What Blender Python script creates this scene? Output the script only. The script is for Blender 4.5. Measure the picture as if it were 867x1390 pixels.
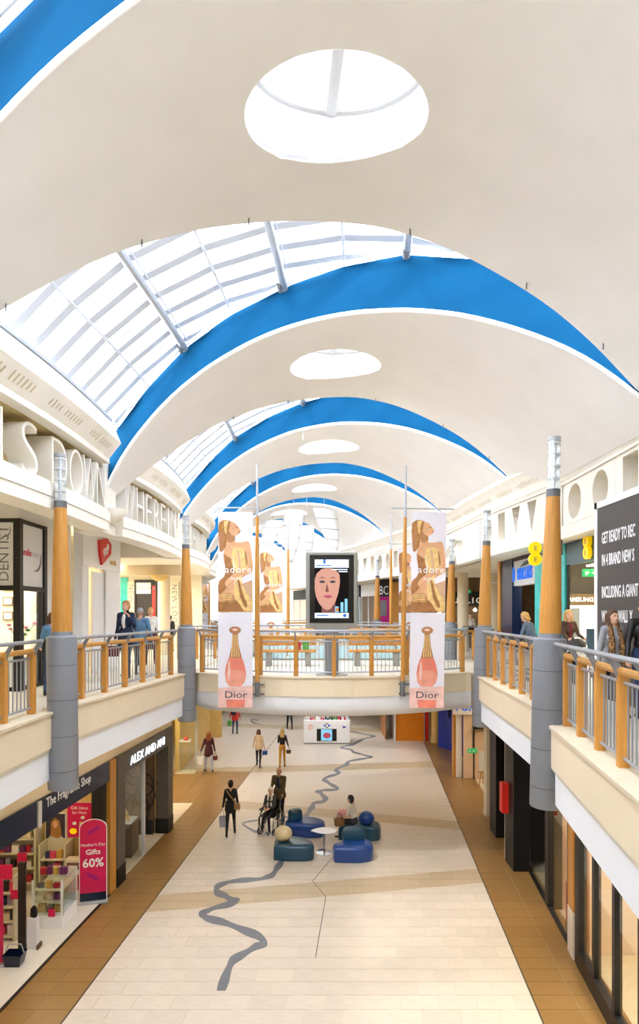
import bpy, bmesh, math, random
import numpy as np
from mathutils import Matrix, Vector
random.seed(7)
sc = bpy.context.scene
for o in list(bpy.data.objects): bpy.data.objects.remove(o)
C = sc.collection
# ---------------------------------------------------------------- camera (image frame 867 x 1390)
FPX, CX, HY, EYE, UP = 850.0, 433.5, 833.0, 6.7, 5.1      # focal length in pixels, eye height, upper floor height
cam = bpy.data.cameras.new('camera'); camo = bpy.data.objects.new('camera', cam); C.objects.link(camo)
cam.sensor_fit = 'HORIZONTAL'; cam.sensor_width = 36; cam.lens = 36*FPX/867
cam.shift_y = (HY-695)/867
camo.location = (0, 0, EYE); camo.rotation_euler = (math.pi/2, 0, 0)
cam.clip_start = 0.05; cam.clip_end = 400
sc.camera = camo
# ---------------------------------------------------------------- sky: bright even overcast
w = bpy.data.worlds.new('sky'); sc.world = w; w.use_nodes = True
bg = w.node_tree.nodes['Background']; bg.inputs[0].default_value = (0.93, 1.0, 1.15, 1); bg.inputs[1].default_value = 6.0
sun = bpy.data.lights.new('sun', 'SUN'); sun.energy = 1.2; sun.angle = math.radians(4); sun.color = (1, 0.98, 0.95)
suno = bpy.data.objects.new('sun', sun); C.objects.link(suno); suno.rotation_euler = (math.radians(24), math.radians(-26), 0)
sc.view_settings.view_transform = 'Standard'; sc.view_settings.look = 'None'; sc.view_settings.gamma = 1
sc.view_settings.use_curve_mapping = False; sc.view_settings.exposure = 0.62
# ---------------------------------------------------------------- helpers
bench_sc = bpy.data.scenes.new('workbench')          # small side scene in which modifiers and text are turned into meshes
def baked(*obs):
    for o in obs: bench_sc.collection.objects.link(o)
    bench_sc.view_layers[0].update(); dg = bench_sc.view_layers[0].depsgraph
    me = bpy.data.meshes.new_from_object(obs[0].evaluated_get(dg))
    for o in obs: bench_sc.collection.objects.unlink(o)
    return me
def W(px, py, d): return Vector(((px-CX)*d/FPX, d, EYE+(HY-py)*d/FPX))
def G(px, py, z=0.0):
    d = FPX*(EYE-z)/(py-HY); return Vector(((px-CX)*d/FPX, d, z))
def lerp(a, b, t): return a+(b-a)*t
def interp(pts, x):
    return float(np.interp(x, [p[0] for p in pts], [p[1] for p in pts]))
def lin(c):
    if isinstance(c, str): c = tuple(int(c[i:i+2], 16)/255 for i in (0, 2, 4))
    return tuple(((v/12.92) if v <= .04045 else ((v+.055)/1.055)**2.4) for v in c)
MT = {}
def M(name, col, rough=.5, metal=0., var=0., scale=4., bump=0., bscale=60., emit=0., spec=.5, coat=0., stretch=None):
    """procedural principled material with noise variation of the base colour and fine bump"""
    m = bpy.data.materials.new(name); m.use_nodes = True; MT[name] = m
    nt = m.node_tree; b = nt.nodes['Principled BSDF']
    c = lin(col)
    b.inputs['Base Color'].default_value = (*c, 1); b.inputs['Roughness'].default_value = rough
    b.inputs['Metallic'].default_value = metal; b.inputs['Specular IOR Level'].default_value = spec
    b.inputs['Coat Weight'].default_value = coat
    tc = nt.nodes.new('ShaderNodeTexCoord')
    mp = nt.nodes.new('ShaderNodeMapping'); nt.links.new(tc.outputs['Object'], mp.inputs[0])
    if stretch: mp.inputs['Scale'].default_value = stretch
    if var > 0:
        n = nt.nodes.new('ShaderNodeTexNoise'); n.inputs['Scale'].default_value = scale; n.inputs['Detail'].default_value = 4
        nt.links.new(mp.outputs[0], n.inputs['Vector'])
        r = nt.nodes.new('ShaderNodeValToRGB'); nt.links.new(n.outputs['Fac'], r.inputs[0])
        r.color_ramp.elements[0].position = .3; r.color_ramp.elements[1].position = .7
        r.color_ramp.elements[0].color = (*[v*(1-var) for v in c], 1)
        r.color_ramp.elements[1].color = (*[min(1, v*(1+var*.6)) for v in c], 1)
        nt.links.new(r.outputs[0], b.inputs['Base Color'])
    if bump > 0:
        n2 = nt.nodes.new('ShaderNodeTexNoise'); n2.inputs['Scale'].default_value = bscale; n2.inputs['Detail'].default_value = 3
        nt.links.new(mp.outputs[0], n2.inputs['Vector'])
        bp = nt.nodes.new('ShaderNodeBump'); bp.inputs['Strength'].default_value = bump; bp.inputs['Distance'].default_value = .02
        nt.links.new(n2.outputs['Fac'], bp.inputs['Height']); nt.links.new(bp.outputs[0], b.inputs['Normal'])
    if emit > 0:
        b.inputs['Emission Color'].default_value = (*c, 1); b.inputs['Emission Strength'].default_value = emit
    return m
def glass(name, tint=(1, 1, 1), trans=.88, rough=.02):
    """thin architectural pane: mostly see-through, partly mirror"""
    m = bpy.data.materials.new(name); m.use_nodes = True; nt = m.node_tree; MT[name] = m
    out = nt.nodes['Material Output']; nt.nodes.remove(nt.nodes['Principled BSDF'])
    t = nt.nodes.new('ShaderNodeBsdfTransparent'); t.inputs[0].default_value = (*tint, 1)
    g = nt.nodes.new('ShaderNodeBsdfGlossy'); g.inputs['Roughness'].default_value = rough; g.inputs[0].default_value = (*tint, 1)
    lw_ = nt.nodes.new('ShaderNodeLayerWeight'); lw_.inputs[0].default_value = .5
    fr = nt.nodes.new('ShaderNodeMath'); fr.operation = 'POWER'; fr.inputs[1].default_value = 5.0; nt.links.new(lw_.outputs['Facing'], fr.inputs[0])
    ad = nt.nodes.new('ShaderNodeMath'); ad.operation = 'MAXIMUM'; ad.inputs[1].default_value = 1-trans
    if name == 'roof_glass': ad.inputs[0].default_value = .03
    else: nt.links.new(fr.outputs[0], ad.inputs[0])
    mx = nt.nodes.new('ShaderNodeMixShader'); nt.links.new(ad.outputs[0], mx.inputs[0])
    nt.links.new(t.outputs[0], mx.inputs[1]); nt.links.new(g.outputs[0], mx.inputs[2]); nt.links.new(mx.outputs[0], out.inputs[0])
    return m
class MB:
    """collects geometry for ONE mesh"""
    def __init__(s): s.v = []; s.f = []; s.mi = []
    def add(s, vs, fs, mi=0):
        o = len(s.v); s.v += [tuple(v) for v in vs]; s.f += [tuple(i+o for i in f) for f in fs]; s.mi += [mi]*len(fs); return s
    def box(s, x0, x1, y0, y1, z0, z1, mi=0):
        return s.add([(x0,y0,z0),(x1,y0,z0),(x1,y1,z0),(x0,y1,z0),(x0,y0,z1),(x1,y0,z1),(x1,y1,z1),(x0,y1,z1)],
                     [(3,2,1,0),(4,5,6,7),(0,1,5,4),(1,2,6,5),(2,3,7,6),(3,0,4,7)], mi)
    def bbox(s, x0, x1, y0, y1, z0, z1, b=.01, mi=0):
        """box with chamfered edges"""
        cx, cy, cz = (x0+x1)/2, (y0+y1)/2, (z0+z1)/2
        bm = bmesh.new(); bmesh.ops.create_cube(bm, size=1)
        for v in bm.verts: v.co = Vector((cx+v.co.x*(x1-x0), cy+v.co.y*(y1-y0), cz+v.co.z*(z1-z0)))
        bmesh.ops.bevel(bm, geom=bm.edges[:], offset=b, segments=1, affect='EDGES')
        return s.addbm(bm, mi)
    def addbm(s, bm, mi=0):
        bm.verts.ensure_lookup_table(); bm.verts.index_update()
        s.add([v.co.copy() for v in bm.verts], [[v.index for v in f.verts] for f in bm.faces], mi); bm.free(); return s
    def tube(s, pts, r, n=10, mi=0, cap=True, closed=False):
        pts = [Vector(p) for p in pts]; rs = r if isinstance(r, (list, tuple)) else [r]*len(pts)
        rings = []; m = len(pts); prev = None
        for i, p in enumerate(pts):
            a = pts[(i-1) % m] if (closed or i > 0) else p; b = pts[(i+1) % m] if (closed or i < m-1) else p
            t = (b-a); t = t.normalized() if t.length > 1e-9 else Vector((0,0,1))
            if prev is None:
                u = t.cross(Vector((0,0,1)));
                if u.length < .05: u = t.cross(Vector((1,0,0)))
            else: u = prev - t*prev.dot(t)
            u.normalize(); prev = u; v = t.cross(u)
            rings.append([p+(u*math.cos(2*math.pi*k/n)+v*math.sin(2*math.pi*k/n))*rs[i] for k in range(n)])
        vs = [q for rg in rings for q in rg]; fs = []
        for i in range(m if closed else m-1):
            j = (i+1) % m
            for k in range(n): fs.append((i*n+k, i*n+(k+1)%n, j*n+(k+1)%n, j*n+k))
        if cap and not closed: fs += [tuple(range(n))[::-1], tuple((m-1)*n+k for k in range(n))]
        return s.add(vs, fs, mi)
    def lathe(s, prof, c=(0,0,0), n=20, mi=0):
        """prof: (r,z) list"""
        vs = []; fs = []
        for r, z in prof: vs += [(c[0]+r*math.cos(2*math.pi*k/n), c[1]+r*math.sin(2*math.pi*k/n), c[2]+z) for k in range(n)]
        for i in range(len(prof)-1):
            for k in range(n): fs.append((i*n+k, i*n+(k+1)%n, (i+1)*n+(k+1)%n, (i+1)*n+k))
        if prof[0][0] > 1e-6: fs.append(tuple(range(n))[::-1])
        if prof[-1][0] > 1e-6: fs.append(tuple((len(prof)-1)*n+k for k in range(n)))
        return s.add(vs, fs, mi)
    def prism(s, poly, z0, z1, mi=0):
        """vertical prism over a plan polygon"""
        n = len(poly)
        vs = [(p[0], p[1], z0) for p in poly]+[(p[0], p[1], z1) for p in poly]
        return s.add(vs, [tuple(range(n))[::-1], tuple(range(n, 2*n))]+[(i, (i+1)%n, n+(i+1)%n, n+i) for i in range(n)], mi)
    def ell(s, c, r, n=12, mi=0):
        bm = bmesh.new(); bmesh.ops.create_uvsphere(bm, u_segments=n, v_segments=max(6, n//2+1), radius=1)
        for v in bm.verts: v.co = Vector((c[0]+v.co.x*r[0], c[1]+v.co.y*r[1], c[2]+v.co.z*r[2]))
        return s.addbm(bm, mi)
    def strip(s, path, sec, mi=0, closed=False):
        """sweep a closed section [(offset to the right-hand side, z)] along a plan path [(x,y)]"""
        P = [Vector((p[0], p[1])) for p in path]; n = len(P); k = len(sec); vs = []; fs = []
        for i in range(n):
            a = P[max(i-1, 0)]; b = P[min(i+1, n-1)]; t = (b-a).normalized(); r = Vector((t.y, -t.x))
            vs += [(P[i].x+r.x*o, P[i].y+r.y*o, z) for o, z in sec]
        for i in range(n-1):
            for j in range(k): fs.append((i*k+j, i*k+(j+1)%k, (i+1)*k+(j+1)%k, (i+1)*k+j))
        fs += [tuple(range(k))[::-1], tuple((n-1)*k+j for j in range(k))]
        return s.add(vs, fs, mi)
    def xf(s, mat):
        s.v = [tuple(mat @ Vector(v)) for v in s.v]; return s
    def build(s, name, mats, parent=None, smooth=False, kind=None, loc=None):
        me = bpy.data.meshes.new(name)
        me.from_pydata(s.v, [], s.f)
        if not isinstance(mats, (list, tuple)): mats = [mats]
        for m in mats: me.materials.append(MT[m] if isinstance(m, str) else m)
        if len(mats) > 1: me.polygons.foreach_set('material_index', s.mi)
        bm = bmesh.new(); bm.from_mesh(me); bmesh.ops.recalc_face_normals(bm, faces=bm.faces); bm.to_mesh(me); bm.free()
        if smooth:
            me.polygons.foreach_set('use_smooth', [True]*len(me.polygons))
            try: me.set_sharp_from_angle(angle=math.radians(40))
            except Exception: pass
        me.update()
        return link(me, name, parent, kind, loc)
def link(me, name, parent=None, kind=None, loc=None):
    o = bpy.data.objects.new(name, me); C.objects.link(o)
    if parent is not None: o.parent = parent
    if loc is not None: o.location = loc
    if kind: o['kind'] = kind
    return o
def tag(o, label, cat, group=None):
    o['label'] = label; o['category'] = cat
    if group: o['group'] = group
    return o
def thing(name, label, cat, loc=(0,0,0), rz=0., group=None):
    o = bpy.data.objects.new(name, None); C.objects.link(o); o.empty_display_size = .1
    o.location = loc; o.rotation_euler = (0, 0, rz); return tag(o, label, cat, group)
def struct(name, mb, mat, parent=None, smooth=False):
    o = mb.build(name, mat, parent, smooth)
    if parent is None: o['kind'] = 'structure'
    return o
def sgroup(name):
    o = bpy.data.objects.new(name, None); C.objects.link(o); o['kind'] = 'structure'; return o
def dup(root, loc=None, rz=None, label=None, group=None, mat=None):
    r = root.copy(); C.objects.link(r)
    if loc is not None: r.location = loc
    if rz is not None: r.rotation_euler = (0, 0, rz)
    if label: r['label'] = label
    if group: r['group'] = group
    for ch in list(root.children):
        c = ch.copy(); C.objects.link(c); c.parent = r; c.matrix_parent_inverse = ch.matrix_parent_inverse
        for g in ch.children:
            d = g.copy(); C.objects.link(d); d.parent = c; d.matrix_parent_inverse = g.matrix_parent_inverse
    return r
def frame(o, xdir, up=(0,0,1)):
    """u = reading direction, v = up, w = outward normal"""
    x = Vector(xdir).normalized(); y = Vector(up).normalized(); z = x.cross(y).normalized(); y = z.cross(x)
    m = Matrix((x, y, z)).transposed().to_4x4(); m.translation = Vector(o); return m
def text(name, body, size, mat, parent=None, mtx=None, ext=.004, align='CENTER', sx=1., shear=0., spacing=1., bold=0., kind=None, res=2):
    cu = bpy.data.curves.new(name, 'FONT'); cu.body = body; cu.size = size; cu.extrude = ext; cu.align_x = align
    cu.shear = shear; cu.space_character = spacing; cu.resolution_u = res; cu.offset = bold
    to = bpy.data.objects.new('tmp_text', cu); me = baked(to)
    bpy.data.objects.remove(to); bpy.data.curves.remove(cu)
    me.name = name; me.materials.clear(); me.materials.append(MT[mat])
    me.transform(Matrix.Diagonal((sx, 1, 1, 1)))
    if mtx is not None: me.transform(mtx)
    return link(me, name, parent, kind)
def fbox(fr, u0, u1, v0, v1, w0, w1, mb=None):
    m = MB().box(u0, u1, v0, v1, w0, w1).xf(fr)
    if mb is None: return m
    return mb.add(m.v, m.f)
def poly2(fr, pts, w0, w1):
    """flat shape in a frame with thickness"""
    n = len(pts)
    m = MB().add([(p[0], p[1], w0) for p in pts]+[(p[0], p[1], w1) for p in pts],
        [tuple(range(n))[::-1], tuple(range(n, 2*n))]+[(i, (i+1)%n, n+(i+1)%n, n+i) for i in range(n)])
    return m.xf(fr)
def holed(outer, holes, depth):
    """plate with holes: outer polygon, hole polygons, extruded 0..-depth (front at w=0)"""
    cu = bpy.data.curves.new('tmp', 'CURVE'); cu.dimensions = '2D'; cu.fill_mode = 'BOTH'; cu.extrude = depth/2
    for pl in [outer]+holes:
        sp = cu.splines.new('POLY'); sp.points.add(len(pl)-1); sp.use_cyclic_u = True
        for q, p in zip(sp.points, pl): q.co = (p[0], p[1], 0, 1)
    to = bpy.data.objects.new('tmp', cu); me = baked(to)
    bpy.data.objects.remove(to); bpy.data.curves.remove(cu)
    me.transform(Matrix.Translation((0, 0, -depth/2))); return me
def smoothpath(pts, n=6):
    P = [Vector(p) for p in pts]; out = []
    for i in range(len(P)-1):
        a, b, c, d = P[max(i-1,0)], P[i], P[i+1], P[min(i+2,len(P)-1)]
        for k in range(n):
            t = k/n; out.append(.5*((2*b)+(c-a)*t+(2*a-5*b+4*c-d)*t*t+(-a+3*b-3*c+d)*t**3))
    out.append(P[-1]); return out
# ---------------------------------------------------------------- materials
M('canopy', 'f3f0ec', .75, var=.03, scale=1.2, bump=.05, bscale=200)
M('canopy_rim', 'ffffff', .5)
M('blue_fabric', '0f4b70', .9, var=.06, scale=1.5, spec=.05)
M('white_paint', 'f4f2ee', .55, var=.02, scale=2)
M('white_drum', 'fbfbfb', .6)
M('bar_grey', 'd4d3d1', .5)
M('steel', 'b4b8bc', .4, .25, var=.05)
M('steel_dark', '6c6f73', .45, .5)
M('rafter', 'd3d8e0', .5, .0)
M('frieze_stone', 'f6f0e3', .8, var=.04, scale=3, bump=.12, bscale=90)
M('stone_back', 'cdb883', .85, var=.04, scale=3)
M('fascia_cream', 'e6d5b7', .7, var=.03, scale=1.5)
M('fascia_white', 'eceef1', .6, var=.02, scale=2)
M('coping', 'dccdb2', .55, var=.08, scale=8, bump=.05)
M('upper_floor', 'e4dccb', .3, var=.06, scale=3)
M('soffit', 'efe6d2', .8, var=.03)
M('grey_pipe', '8e9299', .5, .15, var=.05, scale=3)
M('timber', 'cd903f', .45, var=.18, scale=6, stretch=(6, 6, .35), bump=.06, bscale=25)
M('timber_rail', 'd29a49', .45, var=.15, scale=6, stretch=(3, 3, 3))
M('rail_steel', 'a3a7ad', .4, .5, var=.04)
M('lantern', 'd6dade', .25, .1)
M('black_frame', '1b1a1c', .45, var=.1)
M('near_black', '0c0b0c', .5, var=.1)
M('white_gloss', 'f6f6f6', .25, spec=.6)
M('poster_white', 'f2f2f4', .4)
M('banner_white', 'eceaf2', .7, var=.02)
M('navy', '0f1f3f', .25, var=.2, scale=2)
M('red_sign', 'd8261c', .4); M('pink', 'dc1458', .45, var=.06); M('magenta', 'b80f7c', .4)
M('yellow_sign', 'ffd400', .4, emit=.25); M('teal', '35c4bf', .35, var=.25, scale=3); M('slate', '4f6672', .4, var=.08)
M('hoarding', '4a4542', .6, var=.04); M('print_white', 'f5f5f5', .6); M('print_dark', '3b3440', .6); M('print_grey', '7d7f86', .6)
M('cyan_sign', '1767d6', .4, emit=.4); M('green_exit', '0f9d58', .4, emit=.5)
M('screen_black', '060606', .15); M('grey_shell', '9a9890', .4, .3)
M('orange_wall', 'f08a0c', .5, var=.08); M('cobalt', '1a2fa0', .3, var=.05); M('gold_wall', 'e3bf72', .5, var=.12, scale=3)
M('dark_stone', '5e574f', .5, var=.22, scale=9, bump=.1); M('shop_dark', '2a2522', .5, var=.2)
M('interior_cream', 'ece4d0', .7, var=.04); M('interior_white', 'f3f1ec', .7); M('interior_brown', '6a5238', .6, var=.2)
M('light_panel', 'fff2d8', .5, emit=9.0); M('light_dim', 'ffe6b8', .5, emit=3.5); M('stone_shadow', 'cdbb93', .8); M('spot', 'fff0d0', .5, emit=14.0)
M('shelf_glass', 'd9d2b4', .2); M('pale_stone', 'e4d8c0', .5, var=.08); M('peach', 'f0d2b8', .5, var=.05)
M('leather_blue', '123f86', .3, var=.1, coat=.3); M('leather_teal', '10435a', .3, var=.1, coat=.3); M('leather_cream', 'd8c394', .35, var=.06, coat=.2)
M('rubber', '1a1a1a', .6); M('chrome', 'c8ccd0', .15, .9)
M('inlay', '75777c', .35, var=.12, scale=6); M('line_dark', '4d4334', .5); M('shop_floor', 'efe9dc', .2, var=.03)
M('green_bag', '4f9a3a', .6); M('leaf', '3f7a3a', .5, var=.2); M('flower', 'e58aa0', .6)
glass('roof_glass', (1, 1, 1), .97); glass('shop_glass', (.95, .98, .97), .93); glass('lantern_glass', (.9, .93, .95), .72, .1)
# ================================================================ SETTING
# plan curves, as (depth, x)
LW = [(2,-4.8),(3,-4.78),(9,-4.6),(13,-4.37),(19,-4.25),(24,-4.4),(29,-4.95),(35,-6.3),(41,-8.5),(47,-11.4)]     # left frieze line
RW = [(2,5.42),(6,5.42),(9,5.44),(11.9,5.5),(14,5.54),(17,5.15),(19.5,4.9),(22.7,4.7),(25.5,4.25),(28,3.5),(30,2.92),(33,2.1),(37,.7),(42,-1.6),(47,-4.2)]
LV = [(1,-4.32),(8.4,-4.29),(10.2,-4.27),(10.5,-4.25),(16.4,-3.52),(22.8,-3.42),(26,-3.7),(30,-4.5),(34,-5.6),(39,-7.4),(46,-10.4)]  # left void edge
RV = [(1,2.05),(5.3,2.71),(8.7,3.23),(9.2,3.34),(9.6,3.52),(10.9,3.66),(15.7,3.98),(22.3,4.45),(25.5,3.9),(28,3.15),(30,2.55),(33,1.75),(37,.3),(42,-2.0),(47,-4.6)]
def lw(d): return interp(LW, d)
def rw(d): return interp(RW, d)
def lv(d): return interp(LV, d)
def rv(d): return interp(RV, d)
def rng(a, b, st):
    n = max(1, int(round((b-a)/st))); return [a+(b-a)*i/n for i in range(n+1)]
# ---------------------------------------------------------------- ground floor with tiles
def floor_mat(name, col, band):
    """stone tile: veined grain, tone per tile, and darker laid bands crossing the concourse"""
    m = M(name, col, .28, var=.07, scale=3, stretch=(1, 5, 1), spec=.5)
    nt = m.node_tree; b = nt.nodes['Principled BSDF']; src = b.inputs['Base Color'].links[0].from_socket
    geo = nt.nodes.new('ShaderNodeNewGeometry'); sep = nt.nodes.new('ShaderNodeSeparateXYZ'); nt.links.new(geo.outputs['Position'], sep.inputs[0])
    def mth(op, a, bb):
        n = nt.nodes.new('ShaderNodeMath'); n.operation = op
        for i, v in enumerate((a, bb)):
            if isinstance(v, (int, float)): n.inputs[i].default_value = v
            else: nt.links.new(v, n.inputs[i])
        return n.outputs[0]
    fac = None
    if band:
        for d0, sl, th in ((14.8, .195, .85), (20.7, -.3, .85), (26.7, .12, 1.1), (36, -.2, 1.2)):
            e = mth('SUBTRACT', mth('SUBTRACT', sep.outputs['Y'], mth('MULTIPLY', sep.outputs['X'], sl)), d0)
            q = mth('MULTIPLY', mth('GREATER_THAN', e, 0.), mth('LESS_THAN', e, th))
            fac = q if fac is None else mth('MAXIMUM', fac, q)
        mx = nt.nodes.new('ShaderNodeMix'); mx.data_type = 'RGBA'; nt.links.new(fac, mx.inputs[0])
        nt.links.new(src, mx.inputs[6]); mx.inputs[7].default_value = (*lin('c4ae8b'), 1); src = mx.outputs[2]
    oi = nt.nodes.new('ShaderNodeObjectInfo'); hv = nt.nodes.new('ShaderNodeHueSaturation')
    nt.links.new(mth('ADD', mth('MULTIPLY', oi.outputs['Random'], .08), .96), hv.inputs['Value'])
    nt.links.new(src, hv.inputs['Color']); nt.links.new(hv.outputs[0], b.inputs['Base Color'])
    return m
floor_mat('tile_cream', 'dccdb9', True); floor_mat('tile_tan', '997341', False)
flo = struct('floor', MB().box(-30, 30, -13, 60, -.2, -.008), 'coping')
def tmesh(wd, dp, mat):
    g = .004; a = .08
    pts = [(g, g), (wd-g, g), (wd-g+a*dp, dp-g), (g+a*dp, dp-g)]
    me = bpy.data.meshes.new('tile'); n = 4
    vs = [(p[0], p[1], -.008) for p in pts]+[(p[0], p[1], 0) for p in pts]
    me.from_pydata(vs, [], [(4,5,6,7)]+[(i, (i+1)%4, 4+(i+1)%4, 4+i) for i in range(4)]); me.materials.append(MT[mat]); return me
T_C, T_H, T_B, T_R = tmesh(.655, .4, 'tile_cream'), tmesh(.3275, .4, 'tile_cream'), tmesh(.6, .4, 'tile_tan'), tmesh(.72, .4, 'tile_tan')
stuff = {'tile_cream': MB(), 'tile_tan': MB()}; ntile = 0
for r in range(0, 95):
    d0 = 9.4+.4*r; sx = .08*d0; row = []
    row += [(-6.25+.6*i, T_B) for i in range(2)]
    if r % 2 == 0: row += [(-5.03+.655*i, T_C) for i in range(12)]
    else: row += [(-5.03, T_H)]+[(-5.03+.3275+.655*i, T_C) for i in range(11)]+[(-5.03+.3275+.655*11, T_H)]
    row += [(2.85+.72*i, T_R) for i in range(2)]
    if d0 > 22: row = [(-9.85+.6*i, T_B) for i in range(6)]+row
    if d0 > 26.5: row = [(-5.03-.655*(i+1), T_C) for i in range(8)]+[q for q in row if q[0] > -5.04]
    for x, me in row:
        if ntile < 298: link(me, 'tile', flo, loc=(x+sx, d0, 0)); ntile += 1
        else:
            mb = stuff[me.materials[0].name]
            mb.add([(v.co.x+x+sx, v.co.y+d0, v.co.z) for v in me.vertices], [tuple(p.vertices) for p in me.polygons])
for k, mb in stuff.items(): mb.build('tile_field', k, flo, kind='stuff')
for x0 in (-5.045, 2.838):
    MB().strip([(x0+.08*d, d) for d in (9.4, 20, 47.3)], [(-.012,-.006),(.012,-.006),(.012,.0015),(-.012,.0015)]).build('border_line', 'line_dark', flo)
MB().strip([G(498,1108)[:2], G(424,1196)[:2], G(442,1217)[:2], G(428,1300)[:2]], [(-.008,-.006),(.008,-.006),(.008,.0016),(-.008,.0016)]).build('joint_line', 'line_dark', flo)
# the meandering dark stone river inlaid in the floor
def river(pts, wd):
    P = smoothpath([G(*p).to_2d().to_3d() for p in pts], 5); n = len(P)
    mb = MB(); vs = []
    for i, p in enumerate(P):
        t = (P[min(i+1,n-1)]-P[max(i-1,0)]).normalized(); r = Vector((t.y, -t.x, 0))
        ww = wd*(.65+.5*abs(t.x))*(1+.25*math.sin(i*.8))
        vs += [(p.x-r.x*ww, p.y-r.y*ww, .002), (p.x+r.x*ww, p.y+r.y*ww, .002)]
    mb.add(vs, [(2*i, 2*i+1, 2*i+3, 2*i+2) for i in range(n-1)]); return mb
def c6(u, v): return (230+u*.3806, 940+v*.3806)
river([(300,1345),(310,1315)]+[c6(*q) for q in ((240,946),(300,912),(335,890),(300,862),(215,828),(140,805),(118,790),(150,772),(215,755),(236,745),(215,735),(180,718),(168,700),(195,680),(260,670),(330,664),(365,650),(385,625),(400,600))], .115).build('river_inlay', 'inlay', flo)
river([c6(*q) for q in ((470,448),(492,432),(508,410),(515,396),(548,388),(556,378),(540,360),(530,352),(560,348),(598,345),(580,330),(560,318),(552,308),(580,296),(603,288),(595,274),(630,258),(640,246),(690,236),(718,231),(690,222),(660,214),(645,204),(612,196),(650,186),(668,178),(690,166),(728,156),(690,148),(650,140),(600,130))], .13).build('river_inlay', 'inlay', flo)
river([c6(*q) for q in ((318,455),(262,468),(312,500))], .06).build('river_inlay', 'inlay', flo)
river([c6(*q) for q in ((400,438),(440,455))], .06).build('river_inlay', 'inlay', flo)
river([(350,978),(341,976),(344,981),(356,984)], .1).build('river_inlay', 'inlay', flo)
# ---------------------------------------------------------------- upper floor slabs
def slab(side):
    v, far = (lv, -16) if side == 'left' else (rv, 16)
    ds = rng(-12, 47, .5); ins = -.03 if side == 'left' else .03
    poly = [(v(d)+ins, d) for d in ds]+[(far, 47), (far, -12)]
    if side == 'left': poly = poly[::-1]
    o = struct('floor', MB().prism(poly, UP-.62, UP), ['upper_floor']); o['label'] = 'upper floor slab'
    return o
slab('left'); slab('right')
def edge_trim(side, d0, d1, root):
    """coping, cream fascia panel and white lower panel along one run of the gallery edge"""
    v = lv if side == 'left' else rv; s = 1 if side == 'left' else -1
    path = [(v(d), d) for d in rng(d0, d1, .6)]
    def sec(a, b, z0, z1): return [(s*a, z0), (s*b, z0), (s*b, z1), (s*a, z1)]
    MB().strip(path, sec(-.34, .035, UP-.005, UP+.035)).build('coping', 'coping', root)
    MB().strip(path, sec(-.3, .0, UP-.55, UP-.005)).build('fascia_panel', 'fascia_cream', root)
    MB().strip(path, sec(-.3, -.05, UP-1.07, UP-.55)).build('lower_panel', 'fascia_white', root)
rs = {}
for i, (side, d0, d1) in enumerate((('left', -12, 10.05), ('left', 10.35, 16.5), ('right', -12, 8.75), ('right', 9.7, 15.75), ('left', 23.0, 46), ('right', 22.6, 46))):
    root = sgroup('trim_%d' % (i+1)); edge_trim(side, d0, d1, root)
# galleries' undersides
struct('ceiling', MB().prism([(-16,-12),(-4.55,-12),(-4.5,10.2),(-3.8,16.4),(-3.7,23),(-4.8,30),(-10,46),(-16,47)], UP-1.05, UP-.65), 'soffit')
struct('ceiling', MB().prism([(2.3,-12),(2.3,1),(3.45,8.7),(3.85,10.2),(4.2,15.8),(4.7,22.5),(4.6,30),(4.0,47),(16,47),(16,-12)], UP-1.05, UP-.65), 'soffit')
# bridge
bf = [(-3.45, 17.0)]+[(x, 15.45+1.45*((x-.3)/3.85)**2) for x in np.linspace(-3.2, 3.9, 17)]+[(4.05, 16.7)]
bb = [(4.4, 22.2)]+[(x, 23.2-.9*((x-.4)/3.9)**2) for x in np.linspace(4.1, -3.2, 13)]+[(-3.42, 22.3)]
br = struct('floor', MB().prism([(p[0], p[1]+.03) for p in bf]+[(p[0], p[1]-.03) for p in bb], UP-.42, UP), 'upper_floor')
trb = sgroup('trim_7')
fp = [(p[0], p[1]) for p in bf]
MB().strip(fp, [(-.32, UP-.005),(.03, UP-.005),(.03, UP+.03),(-.32, UP+.03)]).build('coping', 'coping', trb)
MB().strip(fp, [(-.3, UP-.46),(0, UP-.46),(0, UP-.005),(-.3, UP-.005)]).build('fascia_panel', 'fascia_cream', trb)
MB().strip(fp, [(-.3, UP-.46),(-.03, UP-.46),(-.04, UP-.62),(-.07, UP-.78),(-.13, UP-.9),(-.3, UP-.98),(-1.2, UP-1.0),(-1.2, UP-.46)]).build('lower_panel', 'fascia_white', trb, smooth=True)
struct('ceiling', MB().prism([(p[0]*.98, p[1]+.9) for p in bf]+bb, UP-1.0, UP-.43), 'soffit')
MB().strip(bb[::-1], [(.3, UP-.9),(0, UP-.9),(0, UP+.03),(.3, UP+.03)][::-1]).build('fascia_panel', 'fascia_cream', trb)
# far second bridge
b2 = [(-8.2, 40.5)]+[(x, 39.2+1.0*((x+3.2)/5)**2) for x in np.linspace(-7.8, 1.0, 9)]
struct('floor', MB().prism(b2+[(1.0, 45), (-9.5, 45)], UP-.8, UP), 'fascia_cream')
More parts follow.
